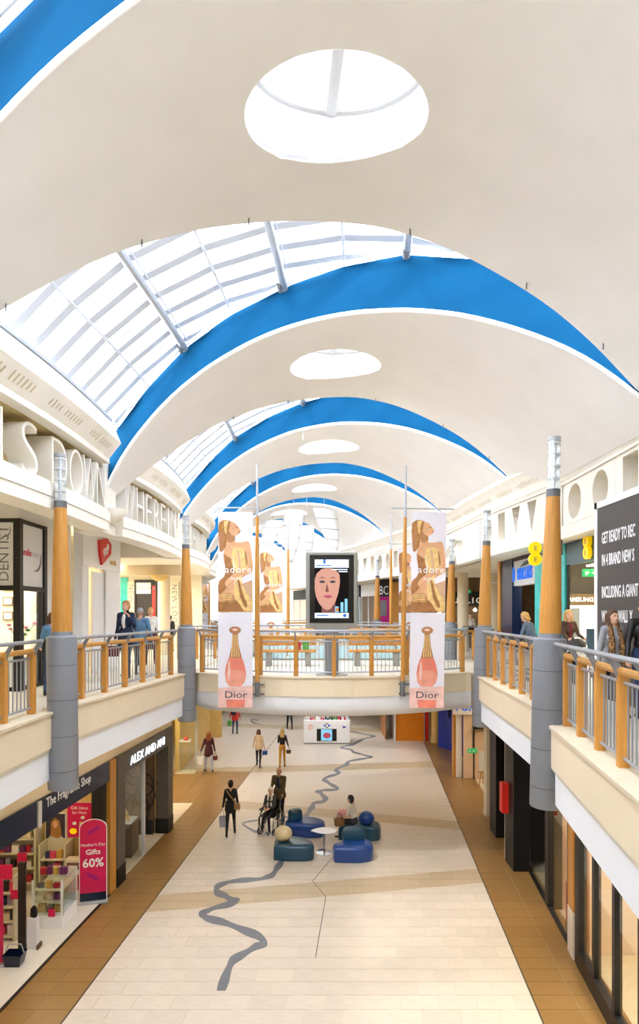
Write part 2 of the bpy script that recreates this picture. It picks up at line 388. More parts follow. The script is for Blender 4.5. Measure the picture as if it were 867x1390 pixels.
# ---------------------------------------------------------------- glazed roof
GP = [(-6.2,2.6),(-5.6,3.45),(-5.1,4.02),(-4.35,4.8),(-3.5,5.5),(-2.5,6.0),(-1.4,6.34),(-.25,6.52),(.87,6.5),(2.0,6.2),(3.1,5.72),(4.1,5.05),(5.1,4.02),(6.0,2.8)]
XC = [(2,.0),(8.5,.47),(11.4,.7),(15,.88),(18.2,.9),(24.8,.8),(28,.5),(31.4,-.2),(35,-1.5),(38,-2.8),(44,-5.6),(50,-8.6)]
def gh(u): return interp(GP, u)
def xc(d): return interp(XC, d)
def gp(u, d): return Vector((xc(d)+u, d, EYE+gh(u)))
UL = [-5.1,-4.35,-3.5,-2.5,-1.4,-.25,.87,2.0,3.1,4.1,5.1]
roof = sgroup('ceiling'); roof['label'] = 'glazed barrel roof'
DS = rng(-11.82, 46.2, .58)
def bandq(mb, p, q, wv, th, up=Vector((0,0,1))):
    """flat bar from p to q; wv = half width vector"""
    t = (q-p).normalized(); n = t.cross(wv).normalized()*th
    vs = [p-wv-n, p+wv-n, p+wv+n, p-wv+n, q-wv-n, q+wv-n, q+wv+n, q-wv+n]
    mb.add(vs, [(0,1,2,3),(7,6,5,4),(0,4,5,1),(1,5,6,2),(2,6,7,3),(3,7,4,0)])
far_r = MB(); far_p = MB()
for i, d in enumerate(DS):
    mb = MB()
    for a, b in zip(UL[:-1], UL[1:]): bandq(mb, gp(a, d), gp(b, d), Vector((0, .095, 0)), .035)
    if 6 < d < 19.5: mb.build('rafter', 'rafter', roof)
    else: far_r.add(mb.v, mb.f)
    if i == len(DS)-1: break
    e = DS[i+1]
    for a, b in zip(UL[:-1], UL[1:]):
        up = Vector((0, 0, .05))
        vs = [gp(a, d)+up, gp(b, d)+up, gp(b, e)+up, gp(a, e)+up]
        if 6 < d < 19.5 and a < .5: MB().add(vs, [(0,1,2,3)]).build('pane', 'roof_glass', roof)
        else: far_p.add(vs, [(0,1,2,3)])
far_r.build('rafter_row', 'rafter', roof, kind='stuff'); far_p.build('pane_field', 'roof_glass', roof, kind='stuff')
dd = rng(-11.8, 46, 1.1)
for j, u in enumerate(UL):
    tb = j in (2, 4, 6, 8)
    MB().tube([gp(u, d)-Vector((0,0,.12 if tb else .05)) for d in dd], .075 if tb else .028, 8).build('ridge_tube' if tb else 'purlin', 'steel' if tb else 'rafter', roof, smooth=True)
    if tb:
        for k in (-.09, .09): MB().tube([gp(u, d)+Vector((k,0,-.02)) for d in dd], .02, 6).build('purlin', 'rafter', roof, smooth=True)
# diagonal tie rods in the glazed bay
for d in (8.6, 13.9, 20.3):
    MB().tube([gp(-.25, d)-Vector((0,0,.05)), gp(.87, d+.9)-Vector((0,0,.2))], .012, 6).build('tie_rod', 'steel', roof)
    MB().tube([gp(-.25, d)-Vector((0,0,.05)), gp(-1.4, d+.9)-Vector((0,0,.2))], .012, 6).build('tie_rod', 'steel', roof)
# ---------------------------------------------------------------- canopies
FP = [(0,2.5),(.029,3.0),(.061,3.43),(.11,3.92),(.154,4.3),(.197,4.58),(.247,4.86),(.296,5.06),(.359,5.27),(.419,5.39),(.483,5.45),(.554,5.45),(.647,5.33),(.729,5.12),(.807,4.8),(.886,4.38),(.946,3.95),(1,3.42)]
RP = [(0,2.52),(.05,3.0),(.094,3.38),(.134,3.68),(.181,4.05),(.249,4.47),(.339,4.87),(.426,5.12),(.494,5.24),(.57,5.32),(.65,5.25),(.707,5.12),(.778,4.88),(.849,4.58),(.924,4.12),(1,3.52)]
def sm(prof):
    """smooth a profile onto a fine grid"""
    t = np.linspace(0, 1, 201); h = np.interp(t, [p[0] for p in prof], [p[1] for p in prof])
    k = np.ones(13)/13; hp = np.concatenate([2*h[0]-h[6:0:-1], h, 2*h[-1]-h[-2:-8:-1]])
    h = np.convolve(np.convolve(np.concatenate([[hp[0]]*6, hp, [hp[-1]]*6]), k, 'same')[6:-6], [1], 'same')[6:-6]
    return t, h
ft, fh = sm(FP); rt, rh = sm(RP)
def FH(t): return float(np.interp(t, ft, fh))-max(0, t-1)*9.6
def RH(t): return float(np.interp(t, rt, rh))-max(0, t-1)*8.5
AK = [(-4.8,-13.4),(-4.8,-6.8),(-4.8,-.2),(-4.8,6.4),(-4.6,13.3),(-4.6,19.8),(-4.75,26.3),(-5.7,32.6),(-7.7,38.8),(-10.4,44.5)]
BK = [(4.7,-16.6),(4.7,-10),(4.7,-3.4),(4.8,3.2),(4.95,9.8),(5.05,16.5),(4.8,23.3),(3.35,29.8),(1.2,36.2),(-1.6,42.2),(-4.5,48)]
names = ['added unseen at the near end', 'added unseen over the near gallery end', 'behind the glazed bay', 'with the largest oval skylight', 'above the first letters of the gallery frieze', 'above the footbridge', 'just beyond the footbridge', 'over the hanging white sails', 'at the bend of the mall', 'closing the far end of the mall']  # the first two canopies are unseen, added to hold back sky light
def canopy(k):
    A, B, B2 = Vector(AK[k]), Vector(BK[k]), Vector(BK[k+1]); A2 = A+Vector((0, .55))
    mid = (A+B)/2
    t0 = thing('roof_canopy', 'cream vaulted roof canopy %s' % names[k], 'canopy', (A.x, A.y, EYE+2.5), group='roof canopies')
    inv = Matrix.Translation(-Vector(t0.location))
    N, Mv = 44, 10
    def P(t, v, up=0.):
        f = A.lerp(B, t); r = A2.lerp(B2, t); p = f.lerp(r, v)
        return Vector((p.x, p.y, EYE+lerp(FH(t), RH(t), v)+up))
    ts = [1.045*i/N for i in range(N+1)]
    vs = []; fs = []
    for up in (0., .07):
        for t in ts:
            for j in range(Mv+1): vs.append(P(t, j/Mv, up))
    w_ = Mv+1; off = (N+1)*w_
    for i in range(N):
        for j in range(Mv):
            a = i*w_+j; q = (a, a+1, a+w_+1, a+w_)
            fs += [q[::-1], tuple(x+off for x in q)]
    for i in range(N):
        for j in (0, Mv):
            a = i*w_+j; fs.append((a, a+w_, a+w_+off, a+off))
    for i in (0, N):
        for j in range(Mv): a = i*w_+j; fs.append((a, a+1, a+1+off, a+off))
    shell = MB().add(vs, fs).xf(inv).build('shell', 'canopy', t0)
    # oval skylight
    tc, vc = .515, .525
    c = P(tc, vc); RX, RY = .98, .7
    ax = (B-A).normalized()*.35+(B2-A2).normalized()*.65; ax.normalize(); ay = Vector((-ax.y, ax.x))
    def E(a, r, z): p = Vector((c.x, c.y))+ax*(math.cos(a)*RX*r)+ay*(math.sin(a)*RY*r); return Vector((p.x, p.y, z))
    n = 48; an = [2*math.pi*i/n for i in range(n)]
    cut = MB().add([E(a, 1, c.z-1) for a in an]+[E(a, 1, c.z+1) for a in an], [tuple(range(n))[::-1], tuple(range(n, 2*n))]+[(i, (i+1)%n, n+(i+1)%n, n+i) for i in range(n)]).xf(inv).build('cut', 'canopy', t0)
    bo = shell.modifiers.new('b', 'BOOLEAN'); bo.object = cut; bo.operation = 'DIFFERENCE'; bo.solver = 'EXACT'
    me = baked(shell, cut)
    shell.modifiers.clear(); shell.data = me; bpy.data.objects.remove(cut)
    me.polygons.foreach_set('use_smooth', [True]*len(me.polygons))
    try: me.set_sharp_from_angle(angle=math.radians(30))
    except Exception: pass
    zt = c.z+.62
    dr = MB()
    ring = [(E(a, 1, c.z-.12), E(a, 1.0, zt), E(a, 1.05, zt), E(a, 1.05, c.z+.02)) for a in an]
    # drum wall follows the shell at its lower lip
    vs = []; fs = []
    for i, a in enumerate(an):
        p = E(a, 1, 0); lo = c.z
        best = min(((P(tt, vv)-Vector((p.x, p.y, P(tt, vv).z))).length, P(tt, vv).z) for tt in np.linspace(.36, .68, 17) for vv in np.linspace(.2, .85, 14))
        lo = best[1]+.0
        vs += [E(a, 1.0, lo), E(a, 1.0, zt), E(a, 1.04, zt), E(a, 1.04, lo+.04)]
    for i in range(n):
        j = (i+1) % n
        for q in range(4): fs.append((4*i+q, 4*i+(q+1)%4, 4*j+(q+1)%4, 4*j+q))
    MB().add(vs, fs).xf(inv).build('skylight_drum', 'white_drum', t0, smooth=True)
    MB().add([E(a, 1.0, zt-.02) for a in an], [tuple(range(n))]).xf(inv).build('skylight_pane', 'roof_glass', t0)
    rg = MB(); m2 = 32
    pts = [E(2*math.pi*i/m2, .97, zt-.05) for i in range(m2)]
    MB().tube(pts, .06, 6, closed=True).xf(inv).build('skylight_ring', 'bar_grey', t0, smooth=True)
    MB().tube([E(-math.pi/2, .95, zt-.06), E(math.pi/2, .95, zt-.06)], .085, 8).xf(inv).build('skylight_bar', 'bar_grey', t0)
    # white rim on the front edge and thin one on the rear edge
    MB().tube([P(t, 0)+Vector((0, 0, .02)) for t in ts], .035, 8).xf(inv).build('front_rim', 'canopy_rim', t0, smooth=True)
    MB().tube([P(t, 1)+Vector((0, 0, .03)) for t in ts], .02, 6).xf(inv).build('rear_rim', 'canopy', t0, smooth=True)
    # blue fabric between rim and glazing
    vs = []; fs = []
    for t in ts:
        f = P(t, 0); top = EYE+gh(f.x-xc(f.y))-.1; top = max(top, f.z+.03)
        vs += [f+Vector((0, .0, .03)), Vector((f.x, f.y+.12, top)), Vector((f.x, f.y+.15, top)), f+Vector((0, .03, .03))]
    for i in range(N):
        for q in range(4): fs.append((4*i+q, 4*i+(q+1)%4, 4*i+4+(q+1)%4, 4*i+4+q))
    MB().add(vs, fs).xf(inv).build('blue_band', 'blue_fabric', t0, smooth=True)
    tp = [Vector((P(t,0).x, P(t,0).y, EYE+gh(P(t,0).x-xc(P(t,0).y))-.1)) for t in ts if .02 < t < .9]
    MB().tube(tp, .025, 6).xf(inv).build('edge_tube', 'white_paint', t0, smooth=True)
    # feet of the ridge tubes on the fabric, and small hanging eyes
    for u in (-3.5, -1.4, .87):
        best = min(ts, key=lambda t: abs(P(t,0).x-xc(P(t,0).y)-u)); f = P(best, 0)
        q = Vector((f.x, f.y, EYE+gh(u)-.12))
        MB().tube([q+Vector((0,-.12,.0)), q+Vector((0,-.02,-.14))], [.075, .03], 8).xf(inv).build('tube_foot', 'steel_dark', t0)
    for t in (.12, .27, .4, .62, .8, .93):
        f = P(t, .97); MB().tube([f+Vector((0,0,.03)), f+Vector((0,0,-.09))], .01, 5).xf(inv).build('hanging_eye', 'steel_dark', t0)
    return t0
for k in range(0, 10): canopy(k)
# ---------------------------------------------------------------- left frieze: cornice, letters, ledge
segL = [(-12, 6.3), (6.75, 12.95), (13.75, 19.35), (20.3, 25.8), (26.9, 32.2), (33.2, 38.4)]
def hz(h): return EYE+h
wl = sgroup('wall_left')
for i, (a, b) in enumerate(segL):
    n = rng(a, b, .5)
    bow = lambda d: (.16*math.sin(math.pi*(d-a)/(b-a)) if i > 0 else 0)
    path = [(lw(d)+bow(d), d) for d in n]
    MB().strip(path, [(-.3,hz(3.16)),(.02,hz(3.2)),(.27,hz(3.52)),(.10,hz(3.93)),(.0,hz(3.97)),(-.3,hz(3.97))]).build('cornice', 'frieze_stone', wl)
    MB().strip(path, [(.0,hz(3.97)),(.1,hz(3.97)),(.1,hz(4.03)),(.0,hz(4.03))]).build('gutter', 'steel', wl)
    MB().strip(path, [(-.2,hz(3.1)),(.03,hz(3.1)),(.03,hz(3.2)),(-.2,hz(3.2))]).build('moulding', 'frieze_stone', wl)
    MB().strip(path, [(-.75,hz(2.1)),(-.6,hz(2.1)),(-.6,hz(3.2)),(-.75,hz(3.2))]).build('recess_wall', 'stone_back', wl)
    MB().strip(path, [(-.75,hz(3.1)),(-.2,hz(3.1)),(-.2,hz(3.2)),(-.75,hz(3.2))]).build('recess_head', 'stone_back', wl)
    MB().strip(path, [(-.75,hz(2.06)),(.0,hz(2.06)),(.0,hz(2.16)),(-.75,hz(2.16))]).build('ledge', 'frieze_stone', wl)
    # carved marks in the cornice soffit
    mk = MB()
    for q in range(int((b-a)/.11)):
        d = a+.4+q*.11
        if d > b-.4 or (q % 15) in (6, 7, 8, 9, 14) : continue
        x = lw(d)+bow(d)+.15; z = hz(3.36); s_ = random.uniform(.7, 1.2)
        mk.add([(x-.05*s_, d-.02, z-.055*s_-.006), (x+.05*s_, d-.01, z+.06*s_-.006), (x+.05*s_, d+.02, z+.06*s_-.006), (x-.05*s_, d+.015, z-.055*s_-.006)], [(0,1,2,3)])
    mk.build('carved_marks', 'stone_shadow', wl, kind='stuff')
    # ledge blocks
    cuts = rng(a, b, .62)
    for c0, c1 in zip(cuts[:-1], cuts[1:]):
        for z0, z1, o in ((1.9, 2.08, .05), (1.7, 1.895, .03)):
            pp = [(lw(d)+bow(d), d) for d in (c0+.003, c1-.003)]
            MB().strip(pp, [(-.45,hz(z0)),(o,hz(z0)),(o,hz(z1)),(-.45,hz(z1))]).build('block', 'frieze_stone', wl)
def letter(ch, d, wid):
    fr = frame((lw(d)+.0, d, hz(2.15)), (lw(d+.3)-lw(d-.3), .6, 0))
    o = text('letter', ch, 1.29, 'frieze_stone', wl, None, ext=.27, bold=-.03, res=7)
    xs = [v.co.x for v in o.data.vertices]; s_ = wid/max(.05, max(xs)-min(xs)); 
    o.data.transform(Matrix.Translation((0,0,-.27)) @ Matrix.Diagonal((s_, 1, 1, 1)))
    o.data.transform(fr)
for ch, d, wd in (('L',8.2,.5),('L',9.2,.42),('S',9.85,.5),('D',10.83,.56),('O',11.5,.55),('W',12.1,.6),('N',12.62,.4),
                  ('W',14.35,.72),('H',15.15,.55),('E',15.85,.48),('R',16.55,.52),('E',17.2,.48),('I',17.75,.1),('N',18.35,.5),
                  ('I',21,.1),('H',21.7,.5),('I',22.4,.1),('L',23,.4),('I',23.6,.1),('H',24.3,.5),('I',25,.1)):
    letter(ch, d, wd)
# pier and scoop lamp between frieze segments
for a, b in ((6.3,6.75),(12.95,13.75),(19.35,20.3),(25.8,26.9),(32.2,33.2)):
    MB().strip([(lw(a), a), (lw(b), b)], [(-.7,hz(1.7)),(-.12,hz(1.7)),(-.12,hz(3.2)),(-.7,hz(3.2))]).build('pier', 'frieze_stone', wl)
    m = (a+b)/2
    t = thing('uplight_scoop', 'cream half-bowl wall uplighter on the pier of the lettered frieze', 'wall light', (lw(m)-.065, m, hz(1.92)), group='frieze uplighters')
    prof = [(.02,0),(.12,.03),(.22,.1),(.28,.2),(.3,.3),(.27,.3),(.2,.12),(.02,.05)]
    vs = []; fs = []; n = 13
    for r, z in prof:
        for k in range(n): an = -math.pi/2+math.pi*k/(n-1); vs.append((r*math.cos(an), r*math.sin(an), z))
    for i in range(len(prof)-1):
        for k in range(n-1): fs.append((i*n+k, i*n+k+1, (i+1)*n+k+1, (i+1)*n+k))
    MB().add(vs, fs).build('bowl', 'frieze_stone', t, smooth=True)
    MB().box(-.05, .0, -.3, .3, 0, .32).build('back_plate', 'frieze_stone', t)
# ---------------------------------------------------------------- right frieze: cove cornice, pierced blocks
wr = sgroup('wall_right')
n = rng(-12, 46, .5)
path = [(rw(d), d) for d in n]
MB().strip(path, [(.3,hz(2.95)),(0,hz(2.95)),(-.06,hz(3.02)),(-.02,hz(3.05)),(-.06,hz(3.2)),(-.2,hz(3.42)),(-.3,hz(3.5)),(-.3,hz(3.62)),(.3,hz(3.62))]).build('cornice', 'frieze_stone', wr, smooth=True)
MB().strip(path, [(.3,hz(2.9)),(-.05,hz(2.9)),(-.05,hz(2.95)),(.3,hz(2.95))]).build('moulding', 'frieze_stone', wr)
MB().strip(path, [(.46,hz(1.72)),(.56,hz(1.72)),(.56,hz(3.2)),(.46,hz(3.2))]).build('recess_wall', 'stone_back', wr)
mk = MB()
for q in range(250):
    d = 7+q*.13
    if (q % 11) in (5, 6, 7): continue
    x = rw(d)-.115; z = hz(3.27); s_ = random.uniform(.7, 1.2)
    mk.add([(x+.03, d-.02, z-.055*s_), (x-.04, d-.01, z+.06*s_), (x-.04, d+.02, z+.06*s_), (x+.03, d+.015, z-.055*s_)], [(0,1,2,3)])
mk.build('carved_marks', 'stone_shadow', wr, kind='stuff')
def rframe(d):
    return frame((rw(d), d, hz(0)), (rw(d-.2)-rw(d+.2), -.4, 0))
def cell(d0, d1, shape):
    """one pierced stone of the frieze between depths d0 and d1"""
    c = (d0+d1)/2; L = math.hypot(rw(d1)-rw(d0), d1-d0)/2-.004
    outer = [(-L,1.985),(L,1.985),(L,2.895),(-L,2.895)]
    w_ = min(.36, L*.62)
    if shape == 'C': hole = [(w_*math.cos(q*math.pi/14), 2.45+.375*math.sin(q*math.pi/14)) for q in range(28)]
    elif shape == 'R': hole = [(-w_*.8,2.08),(w_*.8,2.08),(w_*.8,2.83),(-w_*.8,2.83)]
    elif shape == 'T': hole = [(0,2.06),(w_*.9,2.83),(-w_*.9,2.83)]
    else: hole = None
    if hole: me = holed(outer, [hole], .45)
    else:
        t = MB().box(-L, L, 1.985, 2.895, -.45, 0); me = bpy.data.meshes.new('block'); me.from_pydata(t.v, [], t.f)
    me.materials.clear(); me.materials.append(MT['frieze_stone']); me.transform(rframe(c)); link(me, 'block', wr)
seq = [(6.4,7.5,'R'),(7.5,8.6,'C'),(8.6,9.4,'T'),(9.4,10.45,'T'),(10.45,11.65,'R'),(11.65,12.95,'C'),(12.95,14.25,'C'),(14.25,15.25,'R'),(15.25,16.15,'T'),(16.15,17.05,'T'),(17.05,18.05,'R'),(18.05,19.2,'C')]
seq += [(24.8,25.8,'R'),(25.8,26.8,'T'),(26.8,27.8,'T'),(27.8,28.7,'R'),(28.7,29.6,'C'),(29.6,30.6,'C'),(30.6,31.6,'R'),(31.6,32.7,'T'),(32.7,34,'R'),(34,35.2,'C'),(35.2,36.4,'C'),(36.4,38,'R')]
for s_ in seq: cell(*s_)
# plain ashlar below the pierced course and round the lunette
def ashlar(a, b, z0, z1, st, o=0.):
    cuts = rng(a, b, st)
    for c0, c1 in zip(cuts[:-1], cuts[1:]):
        MB().strip([(rw(c0+.003), c0+.003), (rw(c1-.003), c1-.003)], [(.45,hz(z0)),(o,hz(z0)),(o,hz(z1)),(.45,hz(z1))]).build('block', 'frieze_stone', wr)
ashlar(6.4, 19.2, 1.7, 1.98, .66); ashlar(-12, 6.4, 1.7, 2.9, 1.1); ashlar(24.8, 38, 1.7, 1.98, 1.0); ashlar(38, 46, 1.7, 2.9, 2.)
# lunette panel (blind arch)
c = 22.0; L = 2.78
arc = [(1.55*math.cos(q*math.pi/16), 2.0+.55*math.sin(q*math.pi/16)) for q in range(17)]
me = holed([(-L,1.7),(L,1.7),(L,2.895),(-L,2.895)], [arc], .2); me.materials.clear(); me.materials.append(MT['frieze_stone']); me.transform(rframe(c)); link(me, 'lunette_panel', wr)
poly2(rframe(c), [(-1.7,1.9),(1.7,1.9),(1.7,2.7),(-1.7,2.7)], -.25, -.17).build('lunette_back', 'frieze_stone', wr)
# ---------------------------------------------------------------- ceilings over the galleries, outer shell
def gceil(f, s):
    ds = rng(3, 46, 1.); poly = [(f(d)+s*.1, d) for d in ds]+[(s*16, 46), (s*16, 3)]
    if s < 0: poly = poly[::-1]
    struct('ceiling', MB().prism(poly, hz(1.72), hz(1.9)), 'soffit')
def gceil2(f, s, a, b, h):
    poly = [(f(d)+s*(.7 if h > 2 else .1), d) for d in rng(a, b, 1.)]+[(s*16, b), (s*16, a)]
    struct('ceiling', MB().prism(poly if s > 0 else poly[::-1], hz(h), hz(h+.15)), 'soffit')
gceil2(lw, -1, -12, 19.05, 2.45); gceil2(lw, -1, 19.05, 46, 1.72); gceil2(rw, 1, -12, 46, 1.72)
struct('ceiling', MB().box(-6.3, lw(19)-.1, 18.99, 19.2, hz(1.70), hz(2.6)), 'soffit')
struct('floor', MB().box(-4.4, 2.2, -8, .7, UP-.4, UP), 'upper_floor')
struct('wall_front', MB().box(-16, 16, -12.2, -12, 0, hz(7)), 'interior_cream')  # unseen closing wall, added to block sky light from the open end
struct('wall_left', MB().box(-16.2, -16, -12, 47, 0, hz(1.8)), 'interior_cream')
struct('wall_right', MB().box(16, 16.2, -12, 47, 0, hz(1.8)), 'interior_cream')
struct('wall_back', MB().box(-16, 16, 47.0, 47.2, 0, hz(7)), 'interior_cream')
# ================================================================ COLUMNS
def make_column(label, x, d, lean=0.):
    t = thing('gallery_column', label, 'column', (x, d, UP-1.22), group='timber and steel gallery columns')
    z = -(UP-1.22)
    MB().lathe([(.225,z+3.86),(.237,z+3.88),(.237,z+6.32),(.2,z+6.345)], n=28).build('pipe_casing', 'grey_pipe', t, smooth=True)
    for zz in (4.16, 4.72, 5.3, 5.86): MB().lathe([(.2385,z+zz),(.2385,z+zz+.012)], n=28).build('casing_joint', 'steel_dark', t)
    MB().lathe([(.165,z+6.33),(.165,z+6.41),(.15,z+6.41)], n=24).build('collar', 'grey_pipe', t, smooth=True)
    MB().lathe([(.158,z+6.41),(.155,z+6.7),(.135,z+7.4),(.112,z+8.0),(.097,z+8.42)], n=24).build('timber_shaft', 'timber', t, smooth=True)
    MB().lathe([(.1,z+8.42),(.1,z+8.53)], n=20).build('lantern_collar', 'steel_dark', t, smooth=True)
    MB().lathe([(.088,z+8.53),(.088,z+9.26)], n=16).build('lantern_tube', 'lantern_glass', t, smooth=True)
    MB().lathe([(.03,z+8.53),(.03,z+9.24)], n=8).build('lantern_core', 'lantern', t)
    for zz in (8.68, 8.86, 9.04, 9.2): MB().lathe([(.092,z+zz),(.095,z+zz+.012),(.092,z+zz+.024)], n=18).build('lantern_ring', 'lantern', t, smooth=True)
    MB().lathe([(.09,z+9.24),(.095,z+9.26),(.095,z+9.3),(.02,z+9.31)], n=18).build('lantern_cap', 'steel', t, smooth=True)
    return t
c0 = make_column('tapered timber column on grey casing beside the dental shop', -4.17, 10.2)
c0.rotation_euler = (0, math.radians(-.6), 0)
for x, d, ln, lb in ((-3.51,16.6,-.4,'tapered timber column on grey casing at the footbridge end by the clothes shop corridor'),
    (3.34,9.23,1.3,'tapered timber column on grey casing before the yellow phone shop signs'),
    (4.1,15.8,1.4,'tapered timber column on grey casing where the footbridge meets the bank side gallery'),
    (4.55,21.9,.9,'tapered timber column on grey casing just behind the bridge banner, under the blind arch'),
    (-3.45,23.0,-.3,'tapered timber column on grey casing beyond the footbridge on the lettered side'),
    (2.75,30.2,.5,'tapered timber column beside the magenta poster beyond the footbridge')):
    dup(c0, (x, d, UP-1.22), label=lb).rotation_euler = (0, math.radians(ln), 0)
# ================================================================ BALUSTRADES
def shared(mb, name, mat, smooth=False):
    o = mb.build(name, mat, None, smooth); me = o.data; bpy.data.objects.remove(o); return me
POST = shared(MB().bbox(-.05, .05, -.055, .055, 0, .97, .008), 'post', 'timber')
BAL = shared(MB().tube([(0,0,.12),(0,0,.86)], .0095, 6), 'baluster', 'rail_steel', True)
def brk_mesh():
    pr = []
    for s, hw in ((0,.055),(.25,.05),(.5,.04),(.75,.035),(1,.035)):
        y = -.02+.16*s**1.5; z = .8+.33*s; pr.append((y, z, hw))
    vs = []; fs = []
    for y, z, hw in pr: vs += [(-.012, y-hw, z), (.012, y-hw, z), (.012, y+hw, z), (-.012, y+hw, z)]
    for i in range(len(pr)-1):
        for q in range(4): fs.append((4*i+q, 4*i+(q+1)%4, 4*i+4+(q+1)%4, 4*i+4+q))
    fs += [(3,2,1,0), tuple(16+q for q in range(4))]
    return shared(MB().add(vs, fs), 'bracket', 'grey_pipe')
BRK = brk_mesh()
def balustrade(label, path, nposts, side, detail=True, sp=.105):
    """path: plan polyline; side: +1 when the void is on the right-hand side of the path direction"""
    P = [Vector(p) for p in path]; cum = [0]
    for a, b in zip(P[:-1], P[1:]): cum.append(cum[-1]+(b-a).length)
    def at(s):
        for i in range(len(P)-1):
            if s <= cum[i+1]+1e-6:
                t = (s-cum[i])/(cum[i+1]-cum[i]); return P[i].lerp(P[i+1], t), (P[i+1]-P[i]).normalized()
        return P[-1], (P[-1]-P[-2]).normalized()
    o0 = P[0]; z0 = UP+.03
    t = thing('balustrade', label, 'railing', (o0.x, o0.y, z0), group='timber and steel balustrades')
    L = cum[-1]; ps = [L*i/(nposts-1) for i in range(nposts)]
    def loc(s, off=0., z=0.):
        p, dr = at(s); r = Vector((dr.y, -dr.x))*side; q = p+r*off-o0; return Vector((q.x, q.y, z))
    for i, s in enumerate(ps):
        s2 = min(max(s, .06), L-.06); p, dr = at(s2); a = math.atan2(dr.y, dr.x)
        o = link(POST, 'post', t, loc=loc(s2)); o.rotation_euler = (0, 0, a)
        o = link(BRK, 'bracket', t, loc=loc(s2)); o.rotation_euler = (0, 0, a+(math.pi if side > 0 else 0))
    ss = rng(0, L, .3)
    MB().tube([loc(s, .14, 1.14) for s in ss], .03, 8).build('handrail', 'rail_steel', t, smooth=True)
    MB().tube([loc(s, .02, .985) for s in ss], .042, 8).build('timber_rail', 'timber_rail', t, smooth=True)
    for a, b in zip(ps[:-1], ps[1:]):
        sg = rng(a+.06, b-.06, .4)
        for z in (.87, .1): MB().tube([loc(s, 0, z) for s in sg], .019, 7).build('rail_bar', 'rail_steel', t, smooth=True)
        n = max(1, int((b-a-.2)/sp))
        for j in range(n):
            s = a+.1+(b-a-.2)*(j+.5)/n; link(BAL, 'baluster', t, loc=loc(s))
    return t
balustrade('balustrade in front of the scarf-wearing woman, from the pillar by the phone shop', [(3.46,8.78),(3.08,6.3),(2.62,3.2)], 8, 1)
balustrade('balustrade between the phone shop column and the footbridge column', [(3.72,9.75),(3.86,11.0),(4.18,15.5)], 8, -1)
balustrade('balustrade before the dental shop, ending at the grey column casing', [(-4.54,5.2),(-4.5,9.85)], 6, 1)
balustrade('balustrade before the white phone shop with the red sign', [(-4.5,10.6),(-3.8,16.1)], 7, 1)
balustrade('curved balustrade along the footbridge front, carrying the poles of the banners', [(p[0], p[1]+.22) for p in bf[1:-1]], 9, 1)
balustrade('curved balustrade along the back of the footbridge', [(p[0], p[1]-.2) for p in bb[::-1]], 9, -1)
balustrade('far balustrade on the lettered side beyond the footbridge', [(lv(d)-.25, d) for d in rng(23.4, 34, 1.5)], 9, 1, sp=.13)
balustrade('far balustrade on the pierced frieze side beyond the footbridge', [(rv(d)+.25, d) for d in rng(22.6, 34, 1.5)], 10, -1, sp=.13)
balustrade('balustrade along the distant second bridge', [(p[0], p[1]+.2) for p in b2], 7, 1, sp=.16)
balustrade('short balustrade at the mouth of the clothes shop corridor', [(-4.9,21.5),(-3.6,21.9)], 3, 1)
balustrade('short balustrade at the mouth of the cafe corridor', [(4.6,20.6),(5.8,21.6)], 3, 1)
